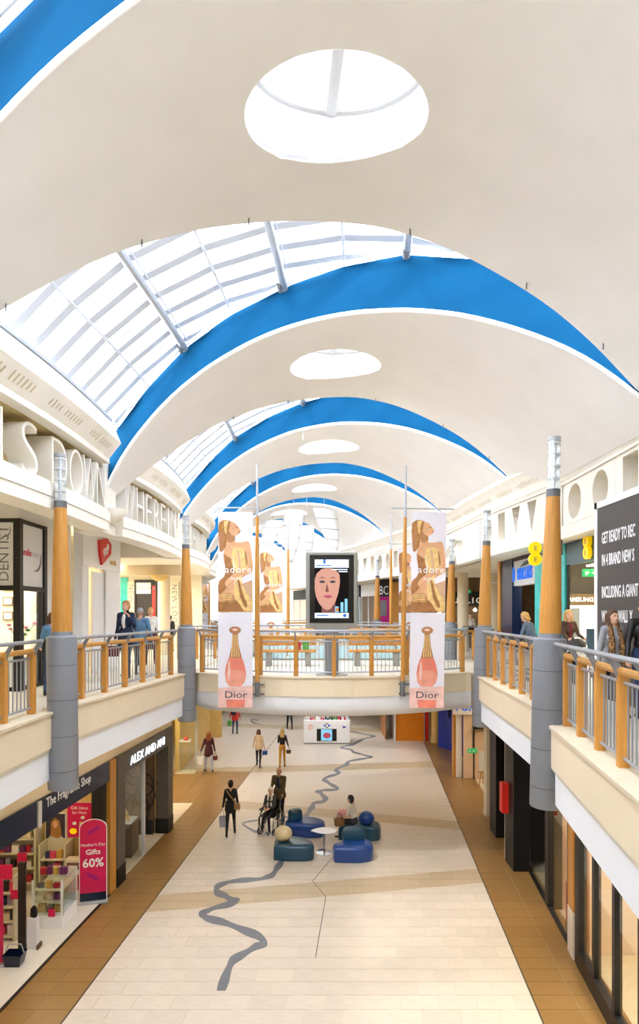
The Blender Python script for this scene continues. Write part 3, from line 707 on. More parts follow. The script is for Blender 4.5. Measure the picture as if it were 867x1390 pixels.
# ================================================================ BANNERS
M('print_hair', 'b98148', .7, var=.3, scale=14); M('print_skin', 'e6b084', .7, var=.15, scale=5); M('print_gold', 'f3cd86', .7, var=.25, scale=8)
M('print_umber', 'b07845', .7, var=.3, scale=8); M('print_sand', 'd9b08c', .7, var=.1); M('print_coral', 'ef8a72', .6, var=.15, scale=4)
M('print_glow', 'f4a58c', .6, var=.12, scale=5); M('print_bronze', 'b98252', .5, var=.3, scale=20, stretch=(8,8,1)); M('print_pink', 'f3c9bd', .7, var=.2, scale=4); M('print_deep', 'b4583c', .6)
BW, BH1, BH2 = .86, 2.5, 2.38
def make_banner(label, x, d, side):
    t = thing('banner', label, 'banner', (x, d, hz(2.54)-BH1-BH2), group='perfume advertising banners')
    fr = Matrix.Translation((0, 0, 0)) @ frame((0, 0, 0), (1, 0, 0))   # u right, v up, w toward the viewer side
    def pic(name, pts, mat, w0, soft=True):
        q = [((p[0]-258)/168*BW, BH2+(1-(p[1]-70)/530)*BH1) for p in pts]
        if soft: q = [(min(max(v.x, 0), BW), min(max(v.y, BH2+.012), BH1+BH2)) for v in smoothpath([(p[0], p[1], 0) for p in q]+[(q[0][0], q[0][1], 0)], 3)[:-1]]
        poly2(fr, q, w0, w0+.0012).build(name, mat, t)
    def bot(name, pts, mat, w0):
        poly2(fr, [((p[0]-270)/167*BW, (1-(p[1]-600)/485)*BH2) for p in pts], w0, w0+.0012).build(name, mat, t)
    fbox(fr, 0, BW, BH2+.01, BH1+BH2, -.006, 0).build('upper_cloth', 'banner_white', t)
    fbox(fr, 0, BW, 0, BH2-.01, -.006, 0).build('lower_cloth', 'banner_white', t)
    pic('printed_sand', [(258,500),(425,430),(426,600),(258,600)], 'print_sand', .0005, False)
    pic('printed_hair', [(260,130),(285,113),(318,120),(335,140),(316,160),(312,195),(303,225),(292,262),(268,282),(262,230),(258,180)], 'print_hair', .002)
    pic('printed_head', [(318,122),(338,128),(349,140),(366,163),(367,172),(360,177),(357,189),(341,196),(339,225),(350,242),(298,248),(306,205),(313,160)], 'print_skin', .0035)
    pic('printed_torso', [(300,238),(345,232),(378,230),(398,226),(412,240),(424,320),(425,385),(398,402),(372,420),(350,435),(340,520),(268,530),(266,470),(285,430),(300,380),(288,340),(284,290)], 'print_skin', .005)
    pic('printed_arm', [(286,292),(332,332),(347,400),(302,470),(262,505),(262,440),(292,400)], 'print_umber', .0065)
    pic('printed_gown', [(330,262),(382,264),(405,330),(395,380),(372,420),(387,480),(420,535),(425,575),(415,592),(380,590),(345,540),(335,470),(345,400),(322,330)], 'print_gold', .008)
    pic('printed_bracelets', [(270,505),(325,500),(332,545),(274,550)], 'print_bronze', .0095)
    pic('printed_rock', [(258,545),(345,538),(382,592),(424,600),(258,600)], 'print_umber', .011)
    pic('printed_curl', [(262,190),(276,175),(285,215),(280,255),(270,275),(264,240)], 'print_bronze', .0035)
    pic('printed_curl', [(285,118),(308,118),(300,150),(296,190),(288,160)], 'print_gold', .0035)
    pic('printed_shade', [(308,165),(322,190),(338,198),(338,222),(312,232),(304,215)], 'print_bronze', .005)
    pic('printed_brow', [(340,146),(350,149),(355,157),(346,153)], 'print_umber', .005)
    pic('printed_lip', [(357,174),(364,173),(361,180),(356,180)], 'print_deep', .005)
    pic('printed_fold', [(350,270),(358,272),(368,340),(362,400),(356,340)], 'print_sand', .0095)
    pic('printed_fold', [(352,430),(362,432),(378,500),(400,560),(390,575),(366,520)], 'print_umber', .0095)
    pic('printed_fold', [(385,275),(392,280),(402,330),(396,360),(390,320)], 'print_bronze', .0095)
    pic('printed_forearm', [(300,470),(345,418),(392,398),(424,388),(424,372),(385,378),(338,396),(292,440)], 'print_skin', .0095)
    for i in range(5): pic('printed_bangle', [(272,508+9*i),(300,503+9*i),(328,504+9*i),(328,508+9*i),(300,508+9*i),(272,513+9*i)], 'print_gold', .011)
    text('printed_word', 'adore', .25, 'print_white', t, fr @ Matrix.Translation((.5, BH2+.98, .013)), ext=.0006, sx=1.05, spacing=1.1)
    text('printed_word', 'in joy', .13, 'print_white', t, fr @ Matrix.Translation((.45, BH2+.8, .013)), ext=.0006)
    fbox(fr, .375, .387, BH2+.95, BH2+1.36, .0125, .0137).build('printed_stroke', 'print_white', t)
    fbox(fr, .405, .415, BH2+.66, BH2+.86, .0125, .0137).build('printed_stroke', 'print_white', t)
    bot('printed_water', [(270,985),(437,975),(437,1085),(270,1085)], 'print_pink', .0005)
    bot('printed_glow', [(308,1045),(400,1045),(398,1085),(312,1085)], 'print_coral', .002)
    bot('printed_bottle', [(322,832),(385,832),(396,862),(404,900),(405,925),(398,955),(380,978),(325,978),(308,955),(303,915),(308,872)], 'print_coral', .002)
    bot('printed_bottle_shade', [(303,915),(404,900),(405,925),(398,955),(380,978),(325,978),(308,955)], 'print_deep', .0021) if False else None
    bot('printed_neck', [(340,705),(364,705),(370,770),(384,832),(323,832),(336,770)], 'print_bronze', .0035)
    bot('printed_stopper', [(352+28*math.cos(a), 692+19*math.sin(a)) for a in np.linspace(0, 2*math.pi, 20, endpoint=False)], 'print_bronze', .005)
    bot('printed_liquid', [(312,900),(350,893),(396,898),(403,925),(396,955),(380,976),(325,976),(310,955),(305,922)], 'print_glow', .0035)
    bot('printed_shine', [(318,860),(326,845),(330,900),(326,950),(316,930)], 'print_pink', .005)
    for i in range(4): bot('printed_flute', [(340+i*6,716),(343+i*6,716),(338+i*12,828),(333+i*12,828)], 'print_gold', .005)
    bot('printed_shine', [(333,690),(352,682),(370,690),(352,697)], 'print_pink', .0065)
    text('printed_word', 'Dior', .24, 'print_dark', t, fr @ Matrix.Translation((.44, .24, .004)), ext=.0006, sx=1.25)
    return t
def make_pole(label, x, d, z0, barx0, barx1):
    t = thing('banner_pole', label, 'pole', (x, d, z0), group='banner poles')
    MB().lathe([(.06,0),(.06,.36),(.045,.38)], n=14).build('clamp_sleeve', 'steel_dark', t, smooth=True)
    for z in (.06, .3):
        MB().tube([(-.16,.05,z),(.18,.05,z)], .022, 8).build('clamp_arm', 'steel_dark', t)
    MB().lathe([(.05,.36),(.06,1.2),(.06,3.0),(.04,hz(2.42)-z0)], n=14).build('timber_shaft', 'timber', t, smooth=True)
    MB().lathe([(.038,hz(2.42)-z0),(.032,hz(2.6)-z0),(.022,hz(3.72)-z0)], n=10).build('steel_tip', 'steel', t, smooth=True)
    MB().tube([(barx0,0,hz(2.64)-z0),(barx1,0,hz(2.64)-z0)], .018, 8).build('crossbar', 'steel', t, smooth=True)
    return t
zb = UP-.47
make_pole('timber banner pole clamped to the footbridge front, on the lettered frieze side', W(349,0,15.62).x, 15.62, zb, -1.05, .08)
make_pole('timber banner pole clamped to the footbridge front, on the pierced frieze side', W(546,0,15.7).x, 15.7, zb, -.35, 1.22).rotation_euler = (0, math.radians(.9), 0)
bn = make_banner('perfume banner on the footbridge front, hung nearer the lettered gallery', W(296,0,15.62).x, 15.62, -1)
dup(bn, (W(555,0,15.62).x, 15.6, hz(2.54)-BH1-BH2), label='perfume banner on the footbridge front, hung nearer the bank and phone shops').rotation_euler = (0, math.radians(.8), 0)
make_pole('timber banner pole behind the footbridge next to the second lettered-side banner', W(391,0,23.7).x, 23.7, zb, -1.15, .08)
make_pole('timber banner pole behind the footbridge next to the partly hidden banner', W(530.5,0,23.7).x, 23.7, zb, -.1, 1.2)
dup(bn, (W(352.5,0,23.8).x, 23.8, hz(2.54)-BH1-BH2), label='perfume banner hung behind the footbridge, on the lettered frieze side')
dup(bn, (W(541,0,23.8).x, 23.8, hz(2.54)-BH1-BH2), label='perfume banner behind the footbridge, partly hidden by a pole and another banner')
dup(bn, (W(486.5,0,38).x, 38.0, hz(2.54)-BH1-BH2), label='distant perfume banner beside the magenta poster')
dup(bn, (W(263,0,43).x, 38.8, hz(2.54)-BH1-BH2), label='distant perfume banner beside the column at the end of the footbridge')
dup(bn, (W(280,0,43).x, 38.9, hz(2.54)-BH1-BH2), label='distant perfume banner behind the lettered-side bridge banner')
make_pole('distant timber banner pole between two small banners', W(284,0,38.7).x, 38.7, zb, -1., 1.)
# ================================================================ VIDEO SCREEN
M('screen_sky', 'd3deec', .4, emit=.35, spec=.1); M('screen_skin', 'c08e7c', .4, emit=.3, spec=.1); M('screen_skin_dark', '7d5048', .4, emit=.2, spec=.1); M('screen_hair', '120c0c', .4, emit=.1, spec=.1)
M('screen_blue', '2a66b8', .4, emit=.3); M('screen_lip', 'a84458', .4, emit=.25); M('screen_eye', '2b3440', .4, emit=.1); M('screen_cyan', '7fc4ea', .4, emit=.3)
sp = W(450, 918, 16.25)
t = thing('video_screen', 'portrait advertising video screen on a grey post on the footbridge', 'screen', (sp.x+.0, 16.3, UP))
k = 16.3/FPX
def su(px): return (px-CX)*k-sp.x
def sv(py): return EYE+(HY-py)*k-UP
fr = frame((0, -.09, 0), (1, 0, 0))
MB().lathe([(.42,0),(.42,.02),(.2,.035)], n=24).build('foot_plate', 'grey_shell', t, smooth=True)
MB().lathe([(.185,.03),(.185,1.2)], n=22).build('post', 'grey_pipe', t, smooth=True)
MB().bbox(-.42, .42, -.1, .1, 1.16, 1.26, .02).build('yoke', 'grey_shell', t)
for s in (-1, 1): MB().tube([(s*.35,0,1.2),(s*.62,0,sv(848))], .035, 8).build('yoke_arm', 'grey_shell', t)
x0, x1, y0, y1 = su(415), su(485), sv(853), sv(749)
MB().bbox(x0, x1, -.1, .1, y0, y1, .03).build('shell', 'grey_shell', t)
fbox(fr, x0+.1, x1-.1, y0+.14, y1-.09, .0, .016).build('bezel', 'screen_black', t)
u0, u1, v0, v1 = su(427), su(473), sv(839), sv(760)
fbox(fr, u0, u1, v0, v1, .016, .02).build('display', 'screen_hair', t)
def sq(n_, pts, m_, w_): poly2(fr, [(u0+(u1-u0)*p[0], v0+(v1-v0)*p[1]) for p in pts], w_, w_+.001).build(n_, m_, t)
def el(cx_, cy_, rx, ry, n=18): return [(cx_+rx*math.cos(2*math.pi*i/n), cy_+ry*math.sin(2*math.pi*i/n)) for i in range(n)]
sq('screen_strip', [(0,.86),(1,.86),(1,1),(0,1)], 'screen_sky', .0205)
sq('screen_strip', [(0,0),(1,0),(1,.09),(0,.09)], 'screen_sky', .0205)
sq('screen_logo', [(.25,.93),(.32,.93),(.32,1),(.25,1)], 'screen_blue', .022)
sq('screen_neck', [(.2,.09),(.62,.09),(.6,.32),(.22,.3)], 'screen_skin_dark', .0205)
sq('screen_face', [(.0,.5),(.03,.38),(.12,.26),(.24,.17),(.36,.135),(.47,.16),(.6,.27),(.69,.42),(.74,.6),(.73,.74),(.62,.82),(.5,.85),(.22,.85),(.08,.8),(.0,.68)], 'screen_skin', .022)
for cx_ in (.22, .53):
    sq('screen_eye', el(cx_, .62, .085, .022), 'screen_eye', .0235)
    sq('screen_brow', [(cx_-.12,.66),(cx_,.69),(cx_+.12,.67),(cx_,.705)], 'screen_hair', .0235)
sq('screen_nose', [(.36,.6),(.42,.46),(.36,.44),(.31,.46)], 'screen_skin_dark', .0235)
sq('screen_lips', [(.24,.37),(.34,.395),(.39,.385),(.44,.395),(.53,.37),(.4,.335)], 'screen_lip', .0235)
sq('screen_hair_lock', [(.7,.85),(.99,.85),(.99,.4),(.85,.3),(.76,.45),(.77,.65)], 'screen_hair', .0235)
sq('screen_hair_lock', [(.0,.86),(.4,.86),(.2,.835),(.06,.76),(.0,.66)], 'screen_hair', .0235)
for a_, b_, h_ in ((.6,.7,.2),(.76,.84,.27),(.88,.96,.33)): sq('screen_bottle', [(a_,.1),(b_,.1),(b_,h_),(a_,h_)], 'screen_cyan', .025)
sq('screen_strip', [(.62,.12),(.7,.12),(.7,.17),(.62,.17)], 'orange_wall', .0265)
for yy, a_ in ((.82,.5),(.785,.7)): sq('screen_caption', [(a_,yy),(.96,yy),(.96,yy+.018),(a_,yy+.018)], 'screen_sky', .025)
text('screen_caption', 'BIODERMA', .09, 'screen_blue', t, fr @ Matrix.Translation((u0+(u1-u0)*.3, v0+(v1-v0)*.885, .022)), ext=.0005, sx=.9) if False else None
sq('screen_caption', [(.05,.89),(.48,.89),(.48,.905),(.05,.905)], 'screen_blue', .022)
sq('screen_caption', [(.06,.04),(.4,.04),(.4,.055),(.06,.055)], 'screen_blue', .022)
sq('screen_caption', el(.88,.045,.05,.028), 'screen_blue', .022)
# ================================================================ HANGING SAILS
M('sail', 'f7f7f5', .6, var=.02)
def sail(px, py, d, wpx, hpx, lean, lab):
    k = d/FPX; w_, h_ = wpx*k, hpx*k; c = W(px, py, d)
    t = thing('hanging_sail', lab, 'sail', (c.x, d, c.z-h_/2), group='hanging white sails')
    vs = []; fs = []; n = 9
    for i in range(n):
        s = i/(n-1); hw = w_*(.12+.4*math.sin(min(1, s*1.05)*math.pi/2)**.8); xo = lean*w_*(s-.5)
        for j in range(5): u = (j/4-.5)*2; vs.append((xo+u*hw, -.07*w_*(1-u*u)+.1*s, s*h_+(.03*h_*u*lean)))
    for i in range(n-1):
        for j in range(4): a = i*5+j; fs.append((a, a+1, a+6, a+5))
    o = MB().add(vs, fs).build('sail_cloth', 'sail', t, smooth=True)
    md = o.modifiers.new('t', 'SOLIDIFY'); md.thickness = .015
    for i in (2, 4, 6):
        MB().tube([Vector(vs[i*5+j])+Vector((0,-.02,0)) for j in range(5)], .012, 5).build('batten', 'rail_steel', t)
    MB().tube([(lean*w_*.5, 0, h_), (lean*w_*.5, 0, h_+1.6)], .008, 5).build('hanging_wire', 'steel', t)
for a in ((396,730,27,26,68,.2,'broad hanging white sail beside the second banner pole'),(417,736,29,19,46,-.1,'small hanging white sail behind the broad one'),
          (447,718,28,30,58,-.5,'leaning hanging white sail above the video screen'),(366,726,33,26,40,.3,'hanging white sail above the banner behind the footbridge'),
          (290,757,36,26,50,.2,'hanging white sail behind the small distant banners')): sail(*a)
# thin wires hanging from the canopies
for px, y0_, y1_, d in ((411,536,583,18.6),(502,536,577,18.3)):
    a = W(px, y0_-6, d); b = W(px, y1_+14, d)
    o = MB().tube([(0,0,a.z-b.z),(0,0,0)], .008, 5).build('hanging_wire', 'white_paint'); o.location = b; tag(o, 'thin white wire hanging against the blue roof band', 'wire', 'roof wires')
# ================================================================ UPPER GALLERY SHOPS, LEFT
def PX(px, py, X): d = X*FPX/(px-CX); return Vector((X, d, EYE+(HY-py)*d/FPX))
def shop(name, label, loc): return thing(name, label, 'shop front', loc)
def lamp_panel(x0, x1, y0, y1, z, label, mat='light_panel'):  # glowing panel added to brighten an interior
    o = MB().box(x0, x1, y0, y1, 0, .03).build('fill_light', mat); o.location = (0, 0, z-.03); tag(o, label, 'ceiling light', 'added shop ceiling lights'); return o
def prt(t, mb, name, mat, smooth=False):
    """add a world-space mesh as a part of thing t"""
    return mb.xf(Matrix.Translation(-Vector(t.location))).build(name, mat, t, smooth)
def ptext(t, body, size, mat, mtx, **kw):
    return text('lettering', body, size, mat, t, Matrix.Translation(-Vector(t.location)) @ mtx, **kw)
# wall behind the dental shop and white wall towards the phone shop
struct('wall_left', MB().box(-6.6, -6.3, 14.3, 15.9, UP, hz(2.5)), 'white_paint')
struct('wall_left', MB().box(-9.3, -6.22, 12.93, 13.1, UP+3.57, hz(2.5)), 'white_paint')
struct('wall_left', MB().box(-6.5, -6.24, 13.1, 14.3, UP+3.57, hz(2.5)), 'white_paint')
struct('wall_left', MB().box(-9.5, -9.3, -12, 19, UP, hz(2.5)).box(-9.5,-6.3, 18.9,19.1, UP, hz(2.5)), 'interior_cream')
t = shop('dental_shop', 'black-framed dental shop front with grey lettered sign panels', (-6.2, 12.9, UP))
LX = -6.2
fa = frame((LX, 12.9, UP), (0, 1, 0)); fb = frame((LX, 12.9, UP), (1, 0, 0))
L = 1.2
for fr_, a, b in ((fa, 0, L), (fb, -1.6, 0)):
    prt(t, fbox(fr_, a+.05, b-.04, 2.16, 3.5, -.02, .0), 'sign_panel', 'poster_white')
    prt(t, fbox(fr_, a, b, 3.48, 3.56, -.06, .04), 'frame_head', 'black_frame')
    prt(t, fbox(fr_, a, b, 2.08, 2.18, -.06, .04), 'frame_transom', 'black_frame')
    prt(t, fbox(fr_, a+.05, b-.05, .05, 2.1, -.015, .0), 'glass_pane', 'shop_glass')
    prt(t, fbox(fr_, a, b, 0, .08, -.05, .03), 'frame_sill', 'black_frame')
prt(t, fbox(fa, -.06, .08, 0, 3.56, -.08, .06), 'frame_post', 'black_frame')
prt(t, fbox(fa, L-.08, L+.06, 0, 3.56, -.08, .05), 'frame_post', 'black_frame')
prt(t, fbox(fa, .1, .18, .05, 2.1, -.03, .03), 'door_stile', 'black_frame'); prt(t, fbox(fa, L-.22, L-.1, .05, 2.1, -.03, .03), 'door_stile', 'black_frame')
prt(t, fbox(fa, L+.06, L+.2, 0, 3.2, -.2, -.06), 'return_post', 'black_frame')
ptext(t, 'DENTIST', .3, 'print_grey', fb @ Matrix.Translation((-.2, 2.26, .006)) @ Matrix.Rotation(math.pi/2, 4, 'Z'), align='LEFT', ext=.002, spacing=.98)
ptext(t, 'smile', .2, 'pink', fa @ Matrix.Translation((.36, 2.83, .004)), ext=.002, bold=.004); ptext(t, 'team', .2, 'bar_grey', fa @ Matrix.Translation((.75, 2.83, .004)), ext=.002)
prt(t, MB().tube([tuple(fa @ Vector((.78+.24*math.cos(a), 2.82+.3*math.sin(a), .006))) for a in np.linspace(-1.9, .35, 9)], [.004,.01,.016,.02,.02,.018,.014,.01,.004], 6), 'logo_swoosh', 'print_grey')
ptext(t, 'smile', .08, 'pink', fb @ Matrix.Translation((-.4, 3.32, .006)), ext=.002)
prt(t, MB().tube([tuple(fb @ Vector((-.3+.14*math.cos(a), 3.34+.16*math.sin(a), .006))) for a in np.linspace(-1.9, .35, 9)], [.003,.006,.01,.012,.012,.01,.008,.006,.003], 6), 'logo_swoosh', 'print_grey')
# things inside the dental shop
for px, py in ((9,802),(9,822),(9,842)):
    p = W(px+3, py, 16.0)
    t2 = thing('picture_frame', 'small framed picture on the cream wall inside the dental shop', 'picture', (p.x, 15.96, p.z), group='pictures in the dental shop')
    MB().box(-.13,.13,-.02,.02,0,.22).build('frame_border', 'interior_brown', t2); MB().box(-.1,.1,-.025,-.02,.03,.19).build('print', 'bar_grey', t2)
struct('wall_back', MB().box(-9.3, -6.3, 16, 16.1, UP, hz(2.0)), 'interior_cream')
lamp_panel(-8.5, -7, 13, 15.5, hz(1.6), 'added ceiling light panel inside the dental shop')
pl = thing('flower_vase', 'vase of pink flowers behind the dental shop glass', 'vase', (-6.55, 13.7, UP+.7))
MB().lathe([(.05,0),(.09,.08),(.07,.2),(.04,.26)], n=14).build('vase_body', 'white_gloss', pl, smooth=True)
for i in range(9):
    a = i*2.4; r = .05+.012*i; top = Vector((r*math.cos(a)*2, r*math.sin(a)*2, .45+.03*i)); MB().tube([(0,0,.2), top*.6+Vector((0,0,.08)), top], .006, 5).build('stem', 'leaf', pl)
    MB().ell(top, (.05,.05,.035), 8).build('flower_head' if i % 3 else 'leaf_tuft', 'flower' if i % 3 else 'leaf', pl, smooth=True)
o = MB().bbox(-.3,.3,-.25,.25,0,.7,.02).build('flower_stand', 'white_gloss'); o.location = (-6.62,13.75,UP); tag(o, 'white stand carrying the flower vase in the dental shop', 'stand')
# white phone shop with the red tilted emblem
VX = -6.0
t = shop('phone_shop', 'white phone shop front with a red tilted emblem on its fascia', (VX, 15.9, UP))
fv = frame((VX, 15.9, UP), (0, 1, 0))
prt(t, fbox(fv, 0, 3.0, 2.82, 4.04, -.25, 0), 'fascia', 'white_gloss')
prt(t, fbox(fv, 0, .45, 0, 2.82, -.25, -.02), 'pilaster', 'white_gloss'); prt(t, fbox(fv, 1.75, 3.0, 0, 2.82, -.25, -.02), 'pilaster', 'white_gloss')
prt(t, fbox(fv, .85, 1.7, 0, 2.74, -.12, -.06), 'door_leaf', 'white_gloss')
prt(t, fbox(fv, .45, .85, 0, 2.8, -.9, -.85), 'display_wall', 'peach'); prt(t, fbox(fv, .5, .62, .1, 1.5, -.8, -.5), 'red_display', 'red_sign')
prt(t, fbox(fv, 1.7, 1.745, 0, 2.8, -.1, -.01), 'door_trim', 'bar_grey')
def z4(u, v): return (100+u*.2076, 690+v*.2076)
em = []
for q in ((155,207),(205,197),(232,235),(230,300),(172,370),(160,300)):
    p = PX(*z4(*q), VX); em.append((p.y-15.9, p.z-UP))
prt(t, poly2(fv, em, .0, .07), 'emblem', 'red_sign')
cx_, cy_ = sum(p[0] for p in em)/6, sum(p[1] for p in em)/6
ptext(t, 'Virgin', .3, 'print_white', fv @ Matrix.Translation((cx_+.05, cy_-.1, .075)) @ Matrix.Rotation(.6, 4, 'Z'), ext=.004, sx=.75, shear=.3, bold=.006)
ptext(t, 'media', .26, 'gold_wall', fv @ Matrix.Translation((2.3, cy_-.38, .01)), ext=.004, sx=.9)
lamp_panel(-8.6, -7.0, 16.2, 18.6, hz(1.5), 'added ceiling light panel inside the white phone shop', 'light_dim')
# corridor to the clothes shop
struct('wall_back', MB().box(-12, -5.3, 28.2, 28.4, UP, hz(1.72)), 'interior_cream')
t = shop('clothes_shop', 'dark clothes shop front with pale lettered pilasters at the corridor end', (-8, 28.1, UP))
fc = frame((0, 28.15, UP), (1, 0, 0)); k28 = 28.15/FPX
def cu(px): return (px-CX)*k28
def cz(py): return EYE+(HY-py)*k28-UP
prt(t, fbox(fc, cu(183), cu(213), 0, cz(787), -.05, .02), 'shop_opening', 'shop_dark')
for a, b, c_, d_ in ((183,213,787,789.5),(183,185,789,870),(211.5,213,789,870)): prt(t, fbox(fc, cu(a), cu(b), cz(d_), cz(c_), .0, .1), 'portal_frame', 'black_frame')
prt(t, fbox(fc, cu(185.5), cu(205), cz(806), cz(791), .03, .08), 'light_box', 'poster_white')
prt(t, fbox(fc, cu(207), cu(212), cz(840), cz(795), .03, .06), 'red_poster', 'red_sign')
ptext(t, 'NEW LOOK', .22, 'print_grey', fc @ Matrix.Translation((cu(195.5), cz(801), .085)), ext=.002)
for a, b in ((174,183),(231,243)):
    prt(t, fbox(fc, cu(a), cu(b), 0, cz(790), -.02, .1), 'lettered_pilaster', 'pale_stone')
    ptext(t, 'NEW LOOK', .34, 'print_grey', fc @ Matrix.Translation(((cu(a)+cu(b))/2-.1, cz(793), .103)) @ Matrix.Rotation(-math.pi/2, 4, 'Z'), align='LEFT', ext=.003, spacing=1.15)
prt(t, fbox(fc, cu(164), cu(174), 0, cz(784), -.02, .06), 'glass_side', 'teal')
lamp_panel(-10, -7, 22, 26, hz(1.68), 'added ceiling light panel in the clothes shop corridor')
def round_column(x, d, z0, z1, r, label, mat='fascia_cream'):
    t = thing('round_column', label, 'column', (x, d, z0), group='cream round columns')
    MB().lathe([(r*1.12,0),(r*1.12,.25),(r,.3),(r,z1-z0)], n=24).build('shaft', mat, t, smooth=True); return t
round_column(-6.05, 24.4, UP, hz(1.72), .23, 'cream round column at the mouth of the clothes shop corridor')
struct('trim_8', MB().box(-12, -5.0, 22.2, 22.6, hz(1.35), hz(1.72)), 'fascia_cream')
t = thing('ceiling_bowl_light', 'half-round cream bowl light on the corridor beam', 'ceiling light', (-5.65, 22.15, hz(1.36)))
vs = []; fs = []; n = 13; prof = [(.02,-.22),(.15,-.2),(.28,-.12),(.34,0)]
for r, z in prof:
    for kk in range(n): an = math.pi+math.pi*kk/(n-1); vs.append((r*math.cos(an), r*math.sin(an), z))
for i in range(3):
    for kk in range(n-1): fs.append((i*n+kk, i*n+kk+1, (i+1)*n+kk+1, (i+1)*n+kk))
MB().add(vs, fs).build('bowl', 'gold_wall', t, smooth=True); MB().box(-.36,.36,-.0,.04,-.0,.03).build('bowl_rim', 'fascia_cream', t)
# ================================================================ UPPER GALLERY SHOPS, RIGHT
HX = 5.3
fh_ = frame((HX, 12.0, UP), (0, -1, 0))
t = thing('shop_hoarding', 'dark grey hoarding printed with tall white capitals', 'hoarding', (HX, 8, UP))
prt(t, fbox(fh_, 0, 8.6, .02, 3.66, -.06, 0), 'board', 'hoarding')
prt(t, fbox(fh_, -.05, .06, .0, 3.72, -.06, .015), 'white_border', 'white_gloss'); prt(t, fbox(fh_, -.05, 8.6, 3.6, 3.72, -.06, .015), 'white_border', 'white_gloss')
for body, h_, size in (('GET READY TO REC', 1.31, .3), ('IN 4 BRAND NEW S', .895, .3), ('INCLUDING A GIANT', .297, .3), ('WALL TO WALL X', -.15, .3)):
    ptext(t, body, size*1.0, 'print_white', fh_ @ Matrix.Translation((.24, 1.6+h_, .002)), align='LEFT', ext=.002, sx=.46, bold=.004, spacing=1.0)
prt(t, fbox(frame((HX, 10.75, UP), (0, -1, 0), (0, 0, 1)) @ Matrix.Rotation(-.42, 4, 'Z'), -.02, .06, 1.3, 2.25, .001, .006), 'printed_stroke', 'print_white') if False else None
# yellow-sign phone shop
EX = 6.0
struct('wall_right', MB().box(6.0, 6.25, -12, 11.9, UP, hz(1.72)).box(9.8, 10, 3, 22, UP, hz(1.72)), 'interior_cream')
fe = frame((EX, 18.0, UP), (0, -1, 0))          # u = 18 - depth
def eu(px): return 18.0-EX*FPX/(px-CX)
t = shop('yellow_sign_phone_shop', 'slate-fronted phone shop with round yellow signs and teal pilasters', (EX, 16, UP))
u0, u1 = eu(763), 18-11.9
prt(t, fbox(fe, u0-.4, u1, 2.78, 3.31, -.2, 0), 'fascia', 'slate')
ua, ub = eu(727), eu(768)
prt(t, fbox(fe, ua, ub, 0, 3.31, -.05, .03), 'teal_pilaster', 'teal')
prt(t, fbox(fe, ub, ub+.12, 0, 2.78, -.05, -.01), 'dark_jamb', 'near_black')
prt(t, fbox(fe, ub, u1, 2.05, 2.78, -.9, -.7), 'dark_bulkhead', 'near_black')
for cyy in (3.02, 2.83+.0):
    pass
def two_discs(fr_, cx_, cy_, r, w0, t_):
    for s in (1, -1):
        prt(t_, poly2(fr_, [(cx_+r*math.cos(a), cy_+s*r*.88+r*math.sin(a)) for a in np.linspace(0, 2*math.pi, 24, endpoint=False)], w0, w0+.09), 'yellow_disc', 'yellow_sign')
        ptext(t_, 'E', r*1.1, 'slate', fr_ @ Matrix.Translation((cx_, cy_+s*r*.88-r*.4, w0+.092)), ext=.004)
two_discs(fe, eu(801), 3.08, .145, .02, t)
t = thing('phone_display', 'lit phone brand display inside the yellow-sign phone shop', 'display', (7.1, 17.2, UP))
fi = frame((6.72, 17.2, UP), (1, 0, 0))
M('lit_white', 'f4f4f6', .4, emit=.5)
prt(t, fbox(fi, .05, 1.0, .75, 1.83, 0, .05), 'lit_display', 'lit_white'); prt(t, fbox(fi, .0, .82, 1.83, 2.14, 0, .08), 'brand_board', 'interior_brown')
ptext(t, 'SAMSUNG', .17, 'lit_white', fi @ Matrix.Translation((.38, 1.93, .085)), ext=.004, bold=.003)
prt(t, fbox(fi, .82, 1.02, 1.8, 2.16, 0, .12), 'phone_sign', 'near_black'); prt(t, fbox(fi, .15, .4, .95, 1.75, .05, .06), 'phone_picture', 'print_grey')
prt(t, fbox(fi, -.4, 1.4, 0, .72, 0, .5), 'display_counter', 'pale_stone'); prt(t, fbox(fi, 1.05, 1.5, .75, 2.3, 0, .03), 'lit_display', 'lit_white')
struct('wall_back', MB().box(6.2, 9.8, 17.24, 17.34, UP, hz(1.72)), 'shop_dark')
lamp_panel(6.6, 8.6, 12.4, 15.5, hz(1.2), 'added ceiling light panel inside the yellow-sign phone shop')
t = thing('blade_sign', 'round yellow double-disc sign hung out from the teal pilaster', 'sign', (5.2, 14.4, hz(1.2)))
two_discs(frame((W(725,0,14.4).x, 14.4, W(0,752,14.4).z), (1, 0, 0)), 0, 0, .145, 0, t)
prt(t, MB().box(W(725,0,14.4).x, 5.6, 14.42, 14.46, W(0,752,14.4).z-.02, W(0,752,14.4).z+.02).box(5.56, 5.6, 14.42, 14.46, W(0,752,14.4).z-.02, hz(1.72)), 'arm', 'steel_dark')
